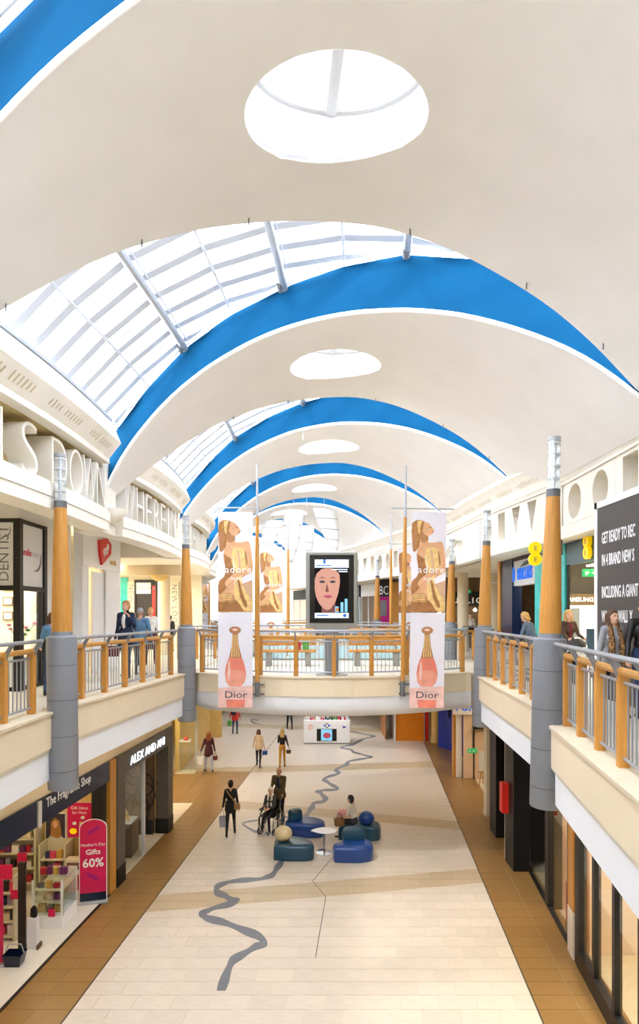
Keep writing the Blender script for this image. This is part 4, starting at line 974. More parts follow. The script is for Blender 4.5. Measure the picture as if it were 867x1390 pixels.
def exit_sign(p, wd, ht, label, ceil=hz(1.72)):
    t = thing('exit_sign', label, 'sign', (p.x, p.y, p.z-ht/2), group='green exit signs')
    MB().bbox(-wd/2, wd/2, -.03, .03, 0, ht, .008).build('sign_body', 'green_exit', t)
    f_ = frame((0,-.032,0), (1,0,0))
    poly2(f_, [(-wd*.05,ht*.5),(wd*.12,ht*.75),(wd*.12,ht*.58),(wd*.35,ht*.58),(wd*.35,ht*.42),(wd*.12,ht*.42),(wd*.12,ht*.25)][::-1], 0, .004).build('arrow', 'print_white', t)
    poly2(f_, [(-wd*.38,ht*.2),(-wd*.3,ht*.2),(-wd*.24,ht*.45),(-wd*.16,ht*.4),(-wd*.2,ht*.62),(-wd*.26,ht*.72),(-wd*.36,ht*.6)], 0, .004).build('running_figure', 'print_white', t)
    MB().box(-.01,.01,-.01,.01,ht,ceil-(p.z-ht/2)).build('hanger', 'steel_dark', t)
exit_sign(Vector((6.35, 14.6, hz(.95))), .45, .18, 'green exit sign inside the yellow-sign phone shop')
# bank with blue lettering
t = shop('bank_branch', 'bank branch with blue lettering and a dark stone frame', (EX, 19.5, UP))
fk = frame((EX, 22.0, UP), (0, -1, 0))
def ku(px): return 22.0-EX*FPX/(px-CX)
prt(t, fbox(fk, ku(682), ku(697), 0, 3.31, -.25, .05), 'dark_pier', 'navy')
prt(t, fbox(fk, ku(679), ku(682), 0, 3.31, -.25, .1), 'timber_post', 'timber')
prt(t, fbox(fk, ku(697), ku(727), 2.45, 3.31, -.2, 0), 'fascia', 'bar_grey'); prt(t, fbox(fk, ku(697), ku(727), 3.2, 3.31, -.2, .03), 'fascia_head', 'near_black')
prt(t, fbox(fk, ku(697), ku(727), 0, 2.45, -1.0, -.9), 'lobby_wall', 'interior_cream')
prt(t, fbox(fk, ku(704), ku(722), 0, 1.75, -.9, -.86), 'cash_panel', 'black_frame'); prt(t, fbox(fk, ku(706), ku(720), .3, 1.65, -.86, -.85), 'poster', 'interior_brown')
ptext(t, 'BARCLAYS', .5, 'cyan_sign', fk @ Matrix.Translation((ku(701)+.1, 2.62, .01)), align='LEFT', ext=.02, sx=.56, bold=.004)
prt(t, poly2(fk, [(ku(699)-.2+.2*math.cos(a), 2.8+.24*math.sin(a)) for a in np.linspace(0, 2*math.pi, 16, endpoint=False)], .0, .04), 'eagle_disc', 'cyan_sign')
prt(t, poly2(fk, [(ku(706),2.98),(ku(712),3.12),(ku(720),3.16),(ku(716),3.02)], .0, .02), 'emblem', 'slate')
lamp_panel(6.3, 6.8, 18.2, 20.2, hz(1.1), 'added ceiling light panel inside the bank branch')
# cafe corridor beyond the bank
struct('wall_back', MB().box(4.9, 16, 29.8, 30, UP, hz(1.72)), 'interior_brown')
t = shop('coffee_shop', 'dark cafe front with white block capitals at the corridor end', (7, 29.7, UP))
fq = frame((0, 29.75, UP), (1, 0, 0)); k30 = 29.75/FPX
def qu(px): return (px-CX)*k30
def qz(py): return EYE+(HY-py)*k30-UP
prt(t, fbox(fq, qu(610), qu(660), qz(823), qz(803), -.03, .1), 'sign_band', 'near_black')
ptext(t, 'PUBLIC', .36, 'print_white', fq @ Matrix.Translation((qu(629), qz(818.5), .105)), ext=.01, spacing=1.5, bold=.01)
ptext(t, 'REFUGE', .4, 'print_white', fq @ Matrix.Translation((qu(619), qz(852), .05)), ext=.01, bold=.01)
prt(t, fbox(fq, qu(612), qu(690), .0, .95, .2, .6), 'counter', 'interior_brown')
prt(t, fbox(fq, qu(610), qu(614), 0, qz(823), .0, .2), 'white_jamb', 'white_paint')
for px in (628, 673):
    p = W(px, 800, 26.5 if px < 650 else 27.5); round_column(p.x, p.y, UP, hz(1.72), .23, 'cream round column before the dark cafe front' if px < 650 else 'cream round column beside the bank end post')
exit_sign(W(634, 803, 27.0), .3, .14, 'green exit sign over the cafe corridor')
t = thing('ceiling_frame', 'white square hanging frame under the cafe corridor ceiling', 'ceiling frame', (6.6, 24, hz(1.2)))
for a, b in (((-.35,0,0),(.35,0,0)),((-.35,0,0),(-.35,0,.5)),((.35,0,0),(.35,0,.5))): MB().tube([a, b], .025, 6).build('bar', 'white_paint', t)
for i in range(5):
    o = MB().lathe([(.02,0),(.09,.06),(.03,.16)], n=12).build('pendant_lamp', 'spot', None, True); o.location = (5.6+i*.55, 29.2, hz(.0)+.1*(i%2)); tag(o, 'small glowing pendant lamp over the cafe counter', 'lamp', 'cafe pendants'); MB().tube([(0,0,.16),(0,0,hz(1.73)-o.location.z)], .008, 5).build('cord', 'near_black', o)
# further shop with magenta poster, past the bridge on the right
t = shop('magenta_poster_shop', 'shop with a magenta poster and white capitals beyond the footbridge', (3.4, 31, UP))
fm = frame((0, 31.0, UP), (1, 0, 0)); k31 = 31.0/FPX
def mu(px): return (px-CX)*k31
def mz(py): return EYE+(HY-py)*k31-UP
prt(t, fbox(fm, mu(510), mu(566), 0, mz(786), -.2, -.05), 'front', 'shop_dark')
prt(t, fbox(fm, mu(512.5), mu(528), mz(866), mz(810), 0, .06), 'poster', 'magenta'); prt(t, fbox(fm, mu(516), mu(524.5), mz(836), mz(815), .06, .07), 'poster_photo', 'print_grey')
ptext(t, 'TBC', .62, 'print_white', fm @ Matrix.Translation((mu(517.5), mz(807), .0)), ext=.02, sx=.6)
prt(t, fbox(fm, mu(528.5), mu(541), 0, mz(790), -.04, .0), 'timber_panel', 'timber')
# ================================================================ GROUND FLOOR, LEFT SIDE
def gl(d): return -5.24+.085*(d-12.2)
gdir = Vector((.085, 1, 0))
def gfr(d): return frame((gl(d), d, 0), gdir)
lenf = math.hypot(.085, 1)
struct('wall_left', MB().strip([(gl(d), d) for d in (8, 15.3, 19.6)], [(-.3,3.2),(-.02,3.2),(-.02,UP-.9),(-.3,UP-.9)]), 'fascia_cream')
t = shop('perfume_shop', 'perfume shop front with a glossy navy fascia and white lettering', (gl(12), 12, 0))
f0 = gfr(8.0)
prt(t, fbox(f0, 0, 3.72*lenf, 2.72, 3.2, -.25, .02), 'fascia', 'navy')
prt(t, fbox(f0, 3.72*lenf, 6.9*lenf, 2.72, 3.2, -.25, .02), 'fascia', 'navy')
prt(t, fbox(f0, 3.68*lenf, 3.8*lenf, 2.7, 3.18, .02, .05), 'fascia_joint', 'bar_grey')
ptext(t, 'The Fragrance Shop', .262, 'print_white', f0 @ Matrix.Translation((4.0*lenf, 2.98, .024)), align='LEFT', ext=.004, sx=.9)
prt(t, fbox(f0, 6.62*lenf, 6.8*lenf, 0, 2.72, -.3, -.02), 'dark_jamb', 'near_black')
prt(t, fbox(f0, 6.92*lenf, 7.26*lenf, 0, 3.18, -.3, .03), 'timber_post', 'timber')
struct('wall_back', MB().box(-10, -5.35, 15.28, 15.4, 0, 2.72), 'gold_wall')
struct('wall_left', MB().box(-10, -9.9, -12, 15.28, 0, 2.72), 'gold_wall')
struct('floor', MB().prism([(-9.9,8),(gl(8),8),(gl(15.2),15.2),(-9.9,15.28)], 0.0, .012), 'shop_floor')
MBt = MB().strip([(gl(8),8),(gl(15.2),15.2)], [(-.03,0),(.03,0),(.03,.014),(-.03,.014)]); struct('trim_9', MBt, 'near_black')
struct('ceiling', MB().box(-9.9, -5.95, 8, 15.25, 2.75, 2.8), 'interior_cream')
for x, d in ((-7.6,10.5),(-7.6,13.2),(-6.3,11.8),(-6.1,14.2)): lamp_panel(x-.5, x+.5, d-.35, d+.35, 2.75, 'added ceiling light panel inside the perfume shop', 'light_dim')
# posters on the end wall
k15 = 15.28/FPX
def wall_poster(name, label, px0, px1, py0, py1, d, mat, frame_mat):
    k = d/FPX; x0, x1 = (px0-CX)*k, (px1-CX)*k; z0, z1 = EYE+(HY-py1)*k, EYE+(HY-py0)*k
    t = thing(name, label, 'poster', ((x0+x1)/2, d, z0)); h = z1-z0; w_ = (x1-x0)/2
    MB().box(-w_, w_, -.03, 0, 0, h).build('frame_border', frame_mat, t); MB().box(-w_+.02, w_-.02, -.036, -.03, .02, h-.02).build('print', mat, t)
    return t, frame((0, -.037, 0), (1, 0, 0)), w_, h
t, f_, w_, h_ = wall_poster('gift_poster', 'pink framed gift ideas poster on the perfume shop wall', 91, 126, 1088, 1137, 15.25, 'pink', 'coping')
text('lettering', 'Gift Ideas', .11, 'print_white', t, f_ @ Matrix.Translation((0, h_-.18, 0)), ext=.001); text('lettering', 'for Mum', .1, 'print_white', t, f_ @ Matrix.Translation((0, h_-.29, 0)), ext=.001)
for cx_, cy_, r, m_ in ((.08,.5,.05,'print_white'),(-.12,.36,.05,'print_white'),(.22,.4,.05,'print_white'),(-.15,.17,.09,'yellow_sign')):
    poly2(f_, el(cx_, cy_, r, r*.8), 0, .002).build('printed_gift', m_, t)
fbox(f_, .0, .07, .1, .4, 0, .002).build('printed_bottle', 'print_gold', t)
t, f_, w_, h_ = wall_poster('lady_poster', 'poster of a long-haired lady in a lilac dress in the perfume shop', 62, 90, 1103, 1165, 15.25, 'print_dark', 'poster_white')
poly2(f_, [(-.2,.1),(.24,.1),(.2,.5),(.1,.62),(-.1,.62),(-.2,.45)], 0, .002).build('printed_dress', 'bar_grey', t)
poly2(f_, [(-.12,.55),(-.1,.9),(0,1.0),(.1,.92),(.16,.55),(.05,.5)], .002, .003).build('printed_hair', 'print_hair', t)
poly2(f_, el(.0,.84,.055,.085), .003, .004).build('printed_face', 'print_skin', t); poly2(f_, el(-.15,.16,.1,.07), .004, .005).build('printed_flower', 'pink', t)
# shelves and counters filled with boxed perfume
pal = [('box_pink','d8456f'),('box_cream','e7d7b4'),('box_white','efece6'),('box_navy','27325e'),('box_purple','6b2a63'),('box_gold','c9a24c'),('box_red','b3202f'),('box_black','232022'),('box_grey','9a96a0')]
for n_, c_ in pal: M(n_, c_, .4, var=.06)
BX = {}
def pbox(x, y, z, w_, d_, h_, mi, where, rz=0.):
    key = mi
    if key not in BX:
        BX[key] = shared(MB().bbox(-.5,.5,-.5,.5,0,.93,.03).add([(-.5,-.502,.62),(.5,-.502,.62),(.5,-.502,.72),(-.5,-.502,.72)], [(0,1,2,3)]), 'perfume_box', pal[mi][0])
    o = link(BX[key], 'perfume_box', None, loc=(x, y, z)); o.scale = (w_, d_, h_); o.rotation_euler = (0, 0, rz)
    cn = pal[mi][0][4:]
    tag(o, 'small %s boxed perfume %s' % (cn, where), 'box', '%s boxes %s' % (cn, where))
def shelf_unit(name, label, x0, x1, y0, y1, zs, where, dens=.13, per=1.):
    t = thing(name, label, 'shelf', ((x0+x1)/2, (y0+y1)/2, 0))
    prt(t, MB().box(x0, x1, y1-.03, y1, 0, zs[-1]+.35), 'back_panel', 'shelf_glass')
    for x in (x0, x1): prt(t, MB().box(x-.02, x+.02, y0, y1, 0, zs[-1]+.35), 'side_panel', 'shelf_glass')
    for z in zs:
        prt(t, MB().box(x0, x1, y0, y1-.03, z-.025, z), 'shelf_board', 'shelf_glass')
        x = x0+.1
        while x < x1-.1:
            w_ = random.uniform(.09, .17); h_ = random.uniform(.12, .24)
            pbox(x+w_/2, y0+.13, z, w_, .1, h_, random.randrange(len(pal)), where); x += w_+random.uniform(.01, .06)
    return t
shelf_unit('perfume_shelves', 'back shelf unit packed with boxed perfume', -9.2, -6.75, 14.85, 15.2, (.3,.65,1.0,1.35,1.7), 'on the back shelf unit')
shelf_unit('perfume_shelves', 'narrow shelf unit with perfume under the lady poster', -6.6, -6.0, 14.75, 15.2, (.62,.9), 'on the shelves under the lady poster')
t = thing('display_counter', 'white glass display counter holding boxed perfume', 'counter', (-5.8, 13.7, 0))
for a in ((-6.1,-5.45,13.3,14.1,0,.28),): prt(t, MB().bbox(*a, .02), 'plinth', 'white_gloss')
prt(t, MB().box(-6.1,-5.45,13.3,13.315,.28,1.02), 'glass_front', 'shop_glass'); prt(t, MB().box(-5.465,-5.45,13.3,14.1,.28,1.02), 'glass_side', 'shop_glass')
prt(t, MB().box(-6.1,-5.45,14.06,14.1,.28,1.02), 'back_panel', 'interior_white')
for z in (.55, .8): prt(t, MB().box(-6.09,-5.47,13.35,14.05,z-.015,z), 'shelf_board', 'shelf_glass')
prt(t, MB().box(-6.13,-5.42,13.28,14.12,1.02,1.05), 'counter_top', 'shop_glass')
for x in (-5.47, -6.09): prt(t, MB().box(x-.02,x+.02,13.29,13.33,.28,1.03), 'corner_post', 'white_gloss')
for z in (.28, .55, .8, 1.05):
    x = -6.05
    while x < -5.6:
        w_ = random.uniform(.09, .16); pbox(x+w_/2, 13.5 if z < 1 else 13.6, z, w_, .09, random.uniform(.11,.2), random.randrange(len(pal)), 'in the glass display counter' if z < 1 else 'on top of the display counter'); x += w_+random.uniform(.02,.09)
shelf_unit('gondola', 'gondola shelf of perfume beside the dark panel stand', -7.3, -6.22, 12.75, 13.15, (.12,.42,.72,1.0), 'on the gondola beside the panel stand')
# sale cards
for px, py, d, w_ in ((30,1166,14.8,.22),(8,1185,12.72,.26),(20,1215,12.72,.16),(70,1240,13.28,.14)):
    p = W(px, py, d); o = MB().box(-w_/2, w_/2, -.006, .006, 0, w_*1.15).build('sale_card', 'pink'); o.location = (p.x, d, p.z-w_*.5); o['group'] = 'pink sale cards'; tag(o, 'small pink sale card among the perfume shelves', 'card', 'pink sale cards')
# roll-up sign
p = Vector((-5.24, 14.5, 0))
t = thing('pull_up_sign', 'round-topped pink pull-up sign offering gifts with 60 percent', 'sign', p, math.radians(14))
hw, H = .29, 1.93
sh = [(-hw,.06),(hw,.06)]+[(hw*math.cos(a), H-.2+.2*math.sin(a)) for a in np.linspace(0, math.pi, 13)]
f_ = frame((0,0,0),(1,0,0))
poly2(f_, sh, -.02, 0).build('board', 'pink', t); poly2(f_, [(q[0]*1.06, q[1]*1.012-.01) for q in sh], -.022, -.003).build('white_edge', 'print_white', t)
fbox(f_, -hw, hw, .06, .24, 0, .004).build('navy_strip', 'navy', t); MB().bbox(-.32,.32,-.11,.09,0,.06,.015).build('foot', 'steel', t)
text('lettering', "Mother's Day", .098, 'print_white', t, f_ @ Matrix.Translation((0,1.32,.004)), ext=.001); text('lettering', 'Gifts', .17, 'print_white', t, f_ @ Matrix.Translation((0,1.13,.004)), ext=.001, bold=.003)
text('lettering', '60%', .28, 'print_white', t, f_ @ Matrix.Translation((0,.84,.004)), ext=.001, bold=.006)
for z, s in ((1.62,1),(.55,-1)):
    for i in range(7): poly2(f_, el(-.1*s+.035*i*s, z+.02*math.sin(i*2.3)+.02*i, .035, .045, 8), .002, .005).build('printed_ribbon', 'magenta', t)
t = thing('price_stand', 'low cream stand with a red price card behind the pull-up sign', 'stand', (-5.75, 14.75, 0))
MB().bbox(-.2,.2,-.12,.12,0,.95,.01).build('body', 'pale_stone', t); MB().box(-.15,.15,-.127,-.12,.25,.6).build('price_card', 'red_sign', t); MB().box(-.15,.15,-.127,-.12,.72,.88).build('picture', 'interior_brown', t)
text('lettering', '£10', .13, 'print_white', t, frame((0,-.128,.4),(1,0,0)), ext=.001)
p = G(30, 1289); t = thing('panel_stand', 'tall dark brown panel stand at the perfume shop entrance', 'stand', (p.x, p.y, 0))
MB().bbox(-.085,.085,-.2,.2,0,.03,.008).build('foot', 'near_black', t); MB().bbox(-.075,.075,-.03,.03,.03,1.75,.008).build('panel', 'shop_dark', t)
p = G(45, 1287); t = thing('paper_bag_stand', 'white tall paper bag with black tissue beside the dark panel stand', 'bag', (p.x, p.y, 0))
MB().bbox(-.1,.1,-.07,.07,0,.62,.006).build('bag_body', 'poster_white', t); MB().tube([(-.05,0,.6),(-.04,0,.8),(.04,0,.8),(.05,0,.6)], .012, 6).build('handle', 'near_black', t)
MB().ell((0.02,0,.72), (.07,.05,.14), 10).build('tissue', 'near_black', t, smooth=True); MB().bbox(.1,.14,-.1,.1,0,.1,.01).build('foot_block', 'interior_brown', t)
p = G(3, 1312); t = thing('pull_up_sign', 'pink pull-up sign at the perfume shop entrance beside the navy basket', 'sign', (p.x-.2, p.y, 0), math.radians(8))
poly2(f_, [(q[0]*.7, q[1]*.9) for q in sh], -.02, 0).build('board', 'pink', t); MB().bbox(-.25,.25,-.1,.1,0,.06,.01).build('foot', 'steel', t)
p = G(20, 1310); t = thing('basket', 'navy basket on the perfume shop floor by the entrance', 'basket', (p.x, p.y, 0))
MB().add([(-.13,-.1,0),(.13,-.1,0),(.13,.1,0),(-.13,.1,0),(-.18,-.14,.24),(.18,-.14,.24),(.18,.14,.24),(-.18,.14,.24)], [(3,2,1,0),(0,1,5,4),(1,2,6,5),(2,3,7,6),(3,0,4,7)]).build('tub', 'navy', t)
MB().tube([(-.18,0,.24),(-.12,0,.4),(.12,0,.4),(.18,0,.24)], .012, 6).build('handle', 'steel', t)
# jewellery shop with stone portal
t = shop('jewellery_shop', 'jewellery shop with dark stone portal and white lit capitals', (gl(17.4), 17.4, 0))
f1 = gfr(15.3)
prt(t, fbox(f1, 0, .5, 0, 2.68, -.35, .04), 'portal_pier', 'dark_stone'); prt(t, fbox(f1, 3.8, 4.27, 0, 2.68, -.35, .04), 'portal_pier', 'dark_stone')
prt(t, fbox(f1, -.01, .51, 0, .45, -.36, .05), 'pier_base', 'near_black'); prt(t, fbox(f1, 3.79, 4.28, 0, .45, -.36, .05), 'pier_base', 'near_black')
prt(t, fbox(f1, 0, 4.27, 2.68, 3.2, -.35, .04), 'portal_head', 'dark_stone')
M('letter_lit', 'eaf4ff', .4, emit=1.0)
ptext(t, 'ALEX AND ANI', .34, 'letter_lit', f1 @ Matrix.Translation((.8, 2.8, .06)), align='LEFT', ext=.012, sx=1.1, bold=-.004, spacing=1.05)
struct('wall_back', MB().box(-7.5, gl(19.1)-.4, 19.05, 19.2, 0, 2.68), 'interior_brown')
struct('trim_10', MB().box(-7.5, gl(19.1)-.4, 19.0, 19.05, 0, .42), 'near_black')
fl = frame((-5.6, 19.04, 1.5), (1,0,0))
for i in range(7):
    a = i*.9; c1 = (.3*math.cos(a*1.7), .75*math.sin(a)); r = .25+.05*(i%3)
    prt(t, MB().tube([tuple(fl @ Vector((c1[0]+r*math.cos(q), c1[1]+r*1.3*math.sin(q), .01))) for q in np.linspace(0, 2*math.pi, 14, endpoint=False)], .02, 5, closed=True), 'lattice_ring', 'near_black')
prt(t, fbox(f1, .5, 2.1, 0, 2.68, -.12, -.1), 'glass_pane', 'shop_glass'); prt(t, fbox(f1, 2.08, 2.16, 0, 2.68, -.15, -.06), 'door_post', 'bar_grey')
struct('wall_left', MB().box(-7.6, -7.5, 15.42, 19.2, 0, 2.7), 'shop_dark'); struct('wall_front', MB().box(-7.5, -5.4, 15.42, 15.5, 0, 2.7), 'shop_dark')
struct('ceiling', MB().box(-7.5, -5.4, 15.42, 19.05, 2.7, 2.74), 'shop_dark')
lamp_panel(-6.6, -6.3, 16.6, 18.2, 2.69, 'slim added ceiling light inside the jewellery shop')
t = thing('jewellery_table', 'black jewellery display cabinet behind the shop glass', 'cabinet', (-5.45, 17.5, 0))
MB().bbox(-.4,.3,-.35,.35,0,.92,.01).build('body', 'near_black', t); MB().box(-.38,.28,-.33,.33,.92,.94).build('top', 'poster_white', t)
for i, (x, y, h_) in enumerate(((-.15,-.15,.3),(.05,.05,.22),(.15,-.1,.16),(-.05,.2,.26))):
    o = thing('jewellery_stand', 'gold jewellery bust stand on the black cabinet', 'stand', (-5.45+x, 17.5+y, .94), group='jewellery stands')
    MB().lathe([(.05,0),(.05,.015),(.015,.03),(.015,h_*.5),(.05,h_*.7),(.03,h_*.9),(.012,h_)], n=12).build('bust', 'gold_wall', o, smooth=True)
# gold shop beyond with a glass case
struct('wall_left', MB().box(-9, -5.35, 20.4, 20.6, 0, UP-1).box(-6.1, -5.9, 26.5, 34, 0, UP-1).box(-12, -5.3, 33.9, 34.1, 0, UP-1), 'gold_wall')
t = thing('glass_display_case', 'tall glass display case with a white shelf in the gold shop window', 'display case', (-5.6, 26.2, 0))
for x0, x1, y0, y1 in ((-.45,.4,0,.012),(.388,.4,0,.6),(-.45,-.438,0,.6)): MB().box(x0,x1,y0,y1,.04,2.6).build('glass_pane', 'shop_glass', t)
MB().box(-.45,.4,0,.6,0,.04).build('base', 'pale_stone', t); MB().box(-.3,.15,.1,.5,1.3,1.35).build('shelf_board', 'interior_white', t)
for x in (-.28,.13): MB().box(x-.01,x+.01,.15,.17,.04,1.3).build('shelf_leg', 'steel', t)
o = MB().lathe([(.1,0),(.12,.05),(.05,.14),(.06,.16)], n=12).build('jewel_dish', 'red_sign', None, True); o.location = (-5.65, 26.5, 1.35); tag(o, 'small red jewel dish on the white shelf of the glass case', 'dish')
lamp_panel(-7.5, -6.2, 21.5, 25.5, 3.9, 'added ceiling light panel of the gold shop window')
# ================================================================ GROUND FLOOR, RIGHT SIDE
GR = [(8,4.5),(12.2,4.98),(14.4,5.27),(16.3,5.45),(18.7,5.6),(20.6,5.72),(25.7,5.75),(34,5.9)]
def gr(d): return interp(GR, d)
def rfr(d): return frame((gr(d), d, 0), (gr(d-.5)-gr(d+.5), -1, 0))
def rpiece(t, d0, d1, z0, z1, w0, w1, name, mat):
    """panel on the right-hand shop line between depths"""
    prt(t, MB().strip([(gr(d0), d0), (gr(d1), d1)], [(-w1,z0),(-w0,z0),(-w0,z1),(-w1,z1)]), name, mat)
TZ = 3.95
t = shop('spotlit_shop', 'shop window with black frames and small spotlights, past the timber post', (gr(11), 11, 0))
for d0, d1 in ((8.0,8.9),(9.02,9.95),(10.05,10.95),(11.05,11.85)):
    rpiece(t, d0, d1, .3, TZ, -.02, 0, 'glass_pane', 'shop_glass'); rpiece(t, d1-.01, d1+.11, 0, TZ, -.08, .04, 'frame_post', 'black_frame')
rpiece(t, 8, 11.9, 0, .32, -.1, .06, 'stall_riser', 'black_frame'); rpiece(t, 11.8, 12.05, 0, TZ, -.1, .05, 'frame_post', 'black_frame')
prt(t, MB().box(6.6, 6.7, 7, 12.3, 0, TZ), 'back_wall', 'pale_stone')
for d in (9.4, 10.2, 11.0, 11.5):
    for j in range(1):
        o = MB().lathe([(.0,0),(.04,.01),(.045,.06),(.03,.09)], n=10).build('spotlight', 'spot', None, True); o.location = (gr(d)+.55, d, 1.0+(d-9)*.55); tag(o, 'small round spotlight behind the black-framed shop window', 'lamp', 'shop window spotlights')
        o2 = MB().tube([(0,0,0),(0,0,.0001+TZ-(1.0+(d-9)*.55)-.09)], .006, 5).build('rod', 'steel_dark', o, loc=(0,0,.09))
lamp_panel(5.6, 6.9, 8.5, 11.6, TZ-.02, 'added ceiling light panel inside the spotlit shop')
o = None
t = shop('peach_shop', 'glass shop window with a peach interior and black posts', (gr(13.4), 13.4, 0))
rpiece(t, 12.12, 12.5, 0, TZ, -.2, .06, 'timber_post', 'timber'); rpiece(t, 12.1, 12.5, 0, .9, -.19, .07, 'post_base', 'pale_stone')
rpiece(t, 12.5, 12.68, 0, TZ, -.1, .03, 'frame_post', 'black_frame')
rpiece(t, 12.68, 13.45, .04, TZ, -.02, 0, 'glass_pane', 'shop_glass'); rpiece(t, 13.47, 14.2, .04, TZ, -.02, 0, 'glass_pane', 'shop_glass')
rpiece(t, 12.5, 16.2, 0, .05, -.06, .03, 'frame_sill', 'black_frame')
rpiece(t, 14.2, 14.5, 0, TZ, -.25, .06, 'frame_post', 'black_frame'); rpiece(t, 14.5, 16.2, .04, TZ, -.02, 0, 'dark_glass_pane', 'shop_glass')
prt(t, MB().box(6.5, 6.6, 12.4, 14.3, 0, TZ), 'back_wall', 'peach'); prt(t, MB().box(6.2, 6.3, 14.4, 16.4, 0, TZ), 'back_wall', 'shop_dark'); prt(t, MB().box(5.3, 6.6, 12.3, 12.4, 0, TZ), 'side_wall', 'peach'); prt(t, MB().box(5.5, 6.6, 14.25, 14.38, 0, TZ), 'side_wall', 'peach')
lamp_panel(5.6, 6.4, 12.7, 14.0, TZ-.02, 'added ceiling light panel inside the peach shop')
p = Vector((gr(12.85)+.12, 12.9, .05)); t = thing('window_poster', 'pink poster standing behind the peach shop glass', 'poster', p)
MB().box(0,.01,-.3,.3,.2,1.0).build('print', 'pink', t); MB().box(0,.4,-.32,.32,0,.2).build('base', 'interior_brown', t)
t = shop('dark_shop', 'shop entrance between black piers', (5.3, 17.5, 0))
prt(t, MB().bbox(5.03, 5.47, 16.25, 17.0, 0, TZ, .01), 'black_pier', 'near_black'); prt(t, MB().bbox(5.27, 5.8, 18.7, 19.4, 0, TZ, .01), 'black_pier', 'near_black')
prt(t, MB().bbox(5.05, 5.15, 17.0, 17.1, 0, TZ, .005), 'beige_edge', 'pale_stone')
prt(t, MB().box(8.5, 8.6, 16.3, 20, 0, TZ), 'back_wall', 'shop_dark'); prt(t, MB().box(5.6, 8.5, 16.9, 17.0, 0, TZ), 'side_wall', 'shop_dark'); prt(t, MB().box(5.8, 8.5, 18.9, 19, 0, TZ), 'side_wall', 'shop_dark')
p = W(696, 1092, 16.6); t = thing('fire_alarm_box', 'red box mounted on the black pier', 'red box', (5.02, 16.8, 1.38))
MB().bbox(-.16,.03,-.14,.14,0,.8,.012).build('body', 'red_sign', t); MB().bbox(-.165,-.158,-.1,.1,.08,.72,.003).build('front_panel', 'red_sign', t)
t = shop('stone_pillar', 'beige stone pillar past the black piers', (5.64, 20.7, 0)); t['category'] = 'pillar'
prt(t, MB().bbox(5.5, 5.8, 20.6, 21.0, 0, TZ, .012), 'shaft', 'pale_stone'); prt(t, MB().bbox(5.47, 5.83, 20.57, 21.03, 0, .12, .01), 'base', 'coping')
prt(t, MB().box(5.8, 6.0, 19.4, 20.65, 0, TZ), 'return_wall', 'pale_stone')
t = shop('beauty_salon', 'shop with white pillar, peach panelled wall and blue letters on a white board', (5.7, 25.6, 0))
prt(t, MB().bbox(5.6, 5.82, 25.6, 26, 0, TZ, .01), 'white_pillar', 'white_paint'); prt(t, MB().box(5.5, 5.6, 25.7, 26, 0, TZ), 'timber_edge', 'timber')
for i in range(2): prt(t, MB().bbox(5.86+.42*i, 6.25+.46*i, 25.45, 25.55, 0, TZ, .01), 'wall_panel', 'peach')
for i in range(6):
    for j in range(3): prt(t, MB().bbox(6.33+.13*j, 6.45+.13*j, 25.435, 25.45, .15+.36*i, .48+.36*i, .004), 'tile', 'peach')
prt(t, MB().box(6.24, 6.29, 25.42, 25.56, 0, TZ), 'dark_strip', 'near_black')
prt(t, MB().box(6.75, 6.95, 25.5, 25.6, 0, TZ), 'shadow_jamb', 'shop_dark'); prt(t, MB().bbox(6.2, 7.3, 25.2, 25.45, 2.05, 2.15, .01), 'dark_beam', 'near_black')
fu = frame((5.3, 25.3, 0), (1, 0, 0)); prt(t, fbox(fu, .1, 1.35, 2.62, 3.3, -.1, 0), 'sign_board', 'poster_white'); 
for i, ch in enumerate('PUR'): ptext(t, ch, .46, 'cyan_sign', fu @ Matrix.Translation((.3+.27*i, 2.78, .01)), ext=.01, bold=.008, sx=.9)
exit_sign(Vector((W(641,0,24.8).x, 24.8, W(0,1019,24.8).z)), .36, .17, 'green exit sign hanging before the peach panelled wall', UP-1.05)
p = G(657, 1068); t = thing('easel_sign', 'wooden easel holding a white price board', 'easel', (p.x+.05, p.y, 0))
for s in (-1, 1): MB().tube([(s*.28,-.1,0),(s*.05,0,1.5)], .018, 6).build('leg', 'timber', t)
MB().tube([(0,.4,0),(0,.02,1.4)], .018, 6).build('leg', 'timber', t); MB().bbox(-.28,.28,-.09,-.07,.62,1.4,.005).build('board', 'poster_white', t); MB().box(-.3,.3,-.1,-.04,.58,.62).build('ledge', 'timber', t)
text('lettering', '99', .22, 'print_dark', t, frame((0,-.092,.75),(1,0,0)), ext=.001)
# far end shops seen beneath the bridge
t = shop('orange_shop', 'orange walled shop front with a patterned side panel', (4.8, 33, 0))
prt(t, MB().box(4.0, 5.55, 33.0, 33.2, 0, 3.2), 'orange_wall', 'orange_wall'); prt(t, MB().box(3.95, 4.0, 32.9, 36, 0, 3.2), 'edge_post', 'white_paint'); prt(t, MB().box(3.5, 3.52, 33.2, 36, 0, 3.2), 'patterned_panel', 'print_umber')
prt(t, MB().box(5.55, 5.75, 33, 33.3, 0, 3.2), 'red_strip', 'red_sign')
for x in (5.5, 5.78): prt(t, MB().box(x, x+.04, 32.95, 33, 0, 3.2), 'rail_post', 'steel')
round_column(6.05, 32.6, 0, 4, .24, 'gold round column beside the orange shop', 'gold_wall')
t = shop('cobalt_shop', 'curved cobalt blue wall with a small screen', (6.4, 30.5, 0))
cp = [(6.05+.9*math.sin(a)*.9, 31.6-1.7*(1-math.cos(a))-a*1.2) for a in np.linspace(0, 1.2, 7)]
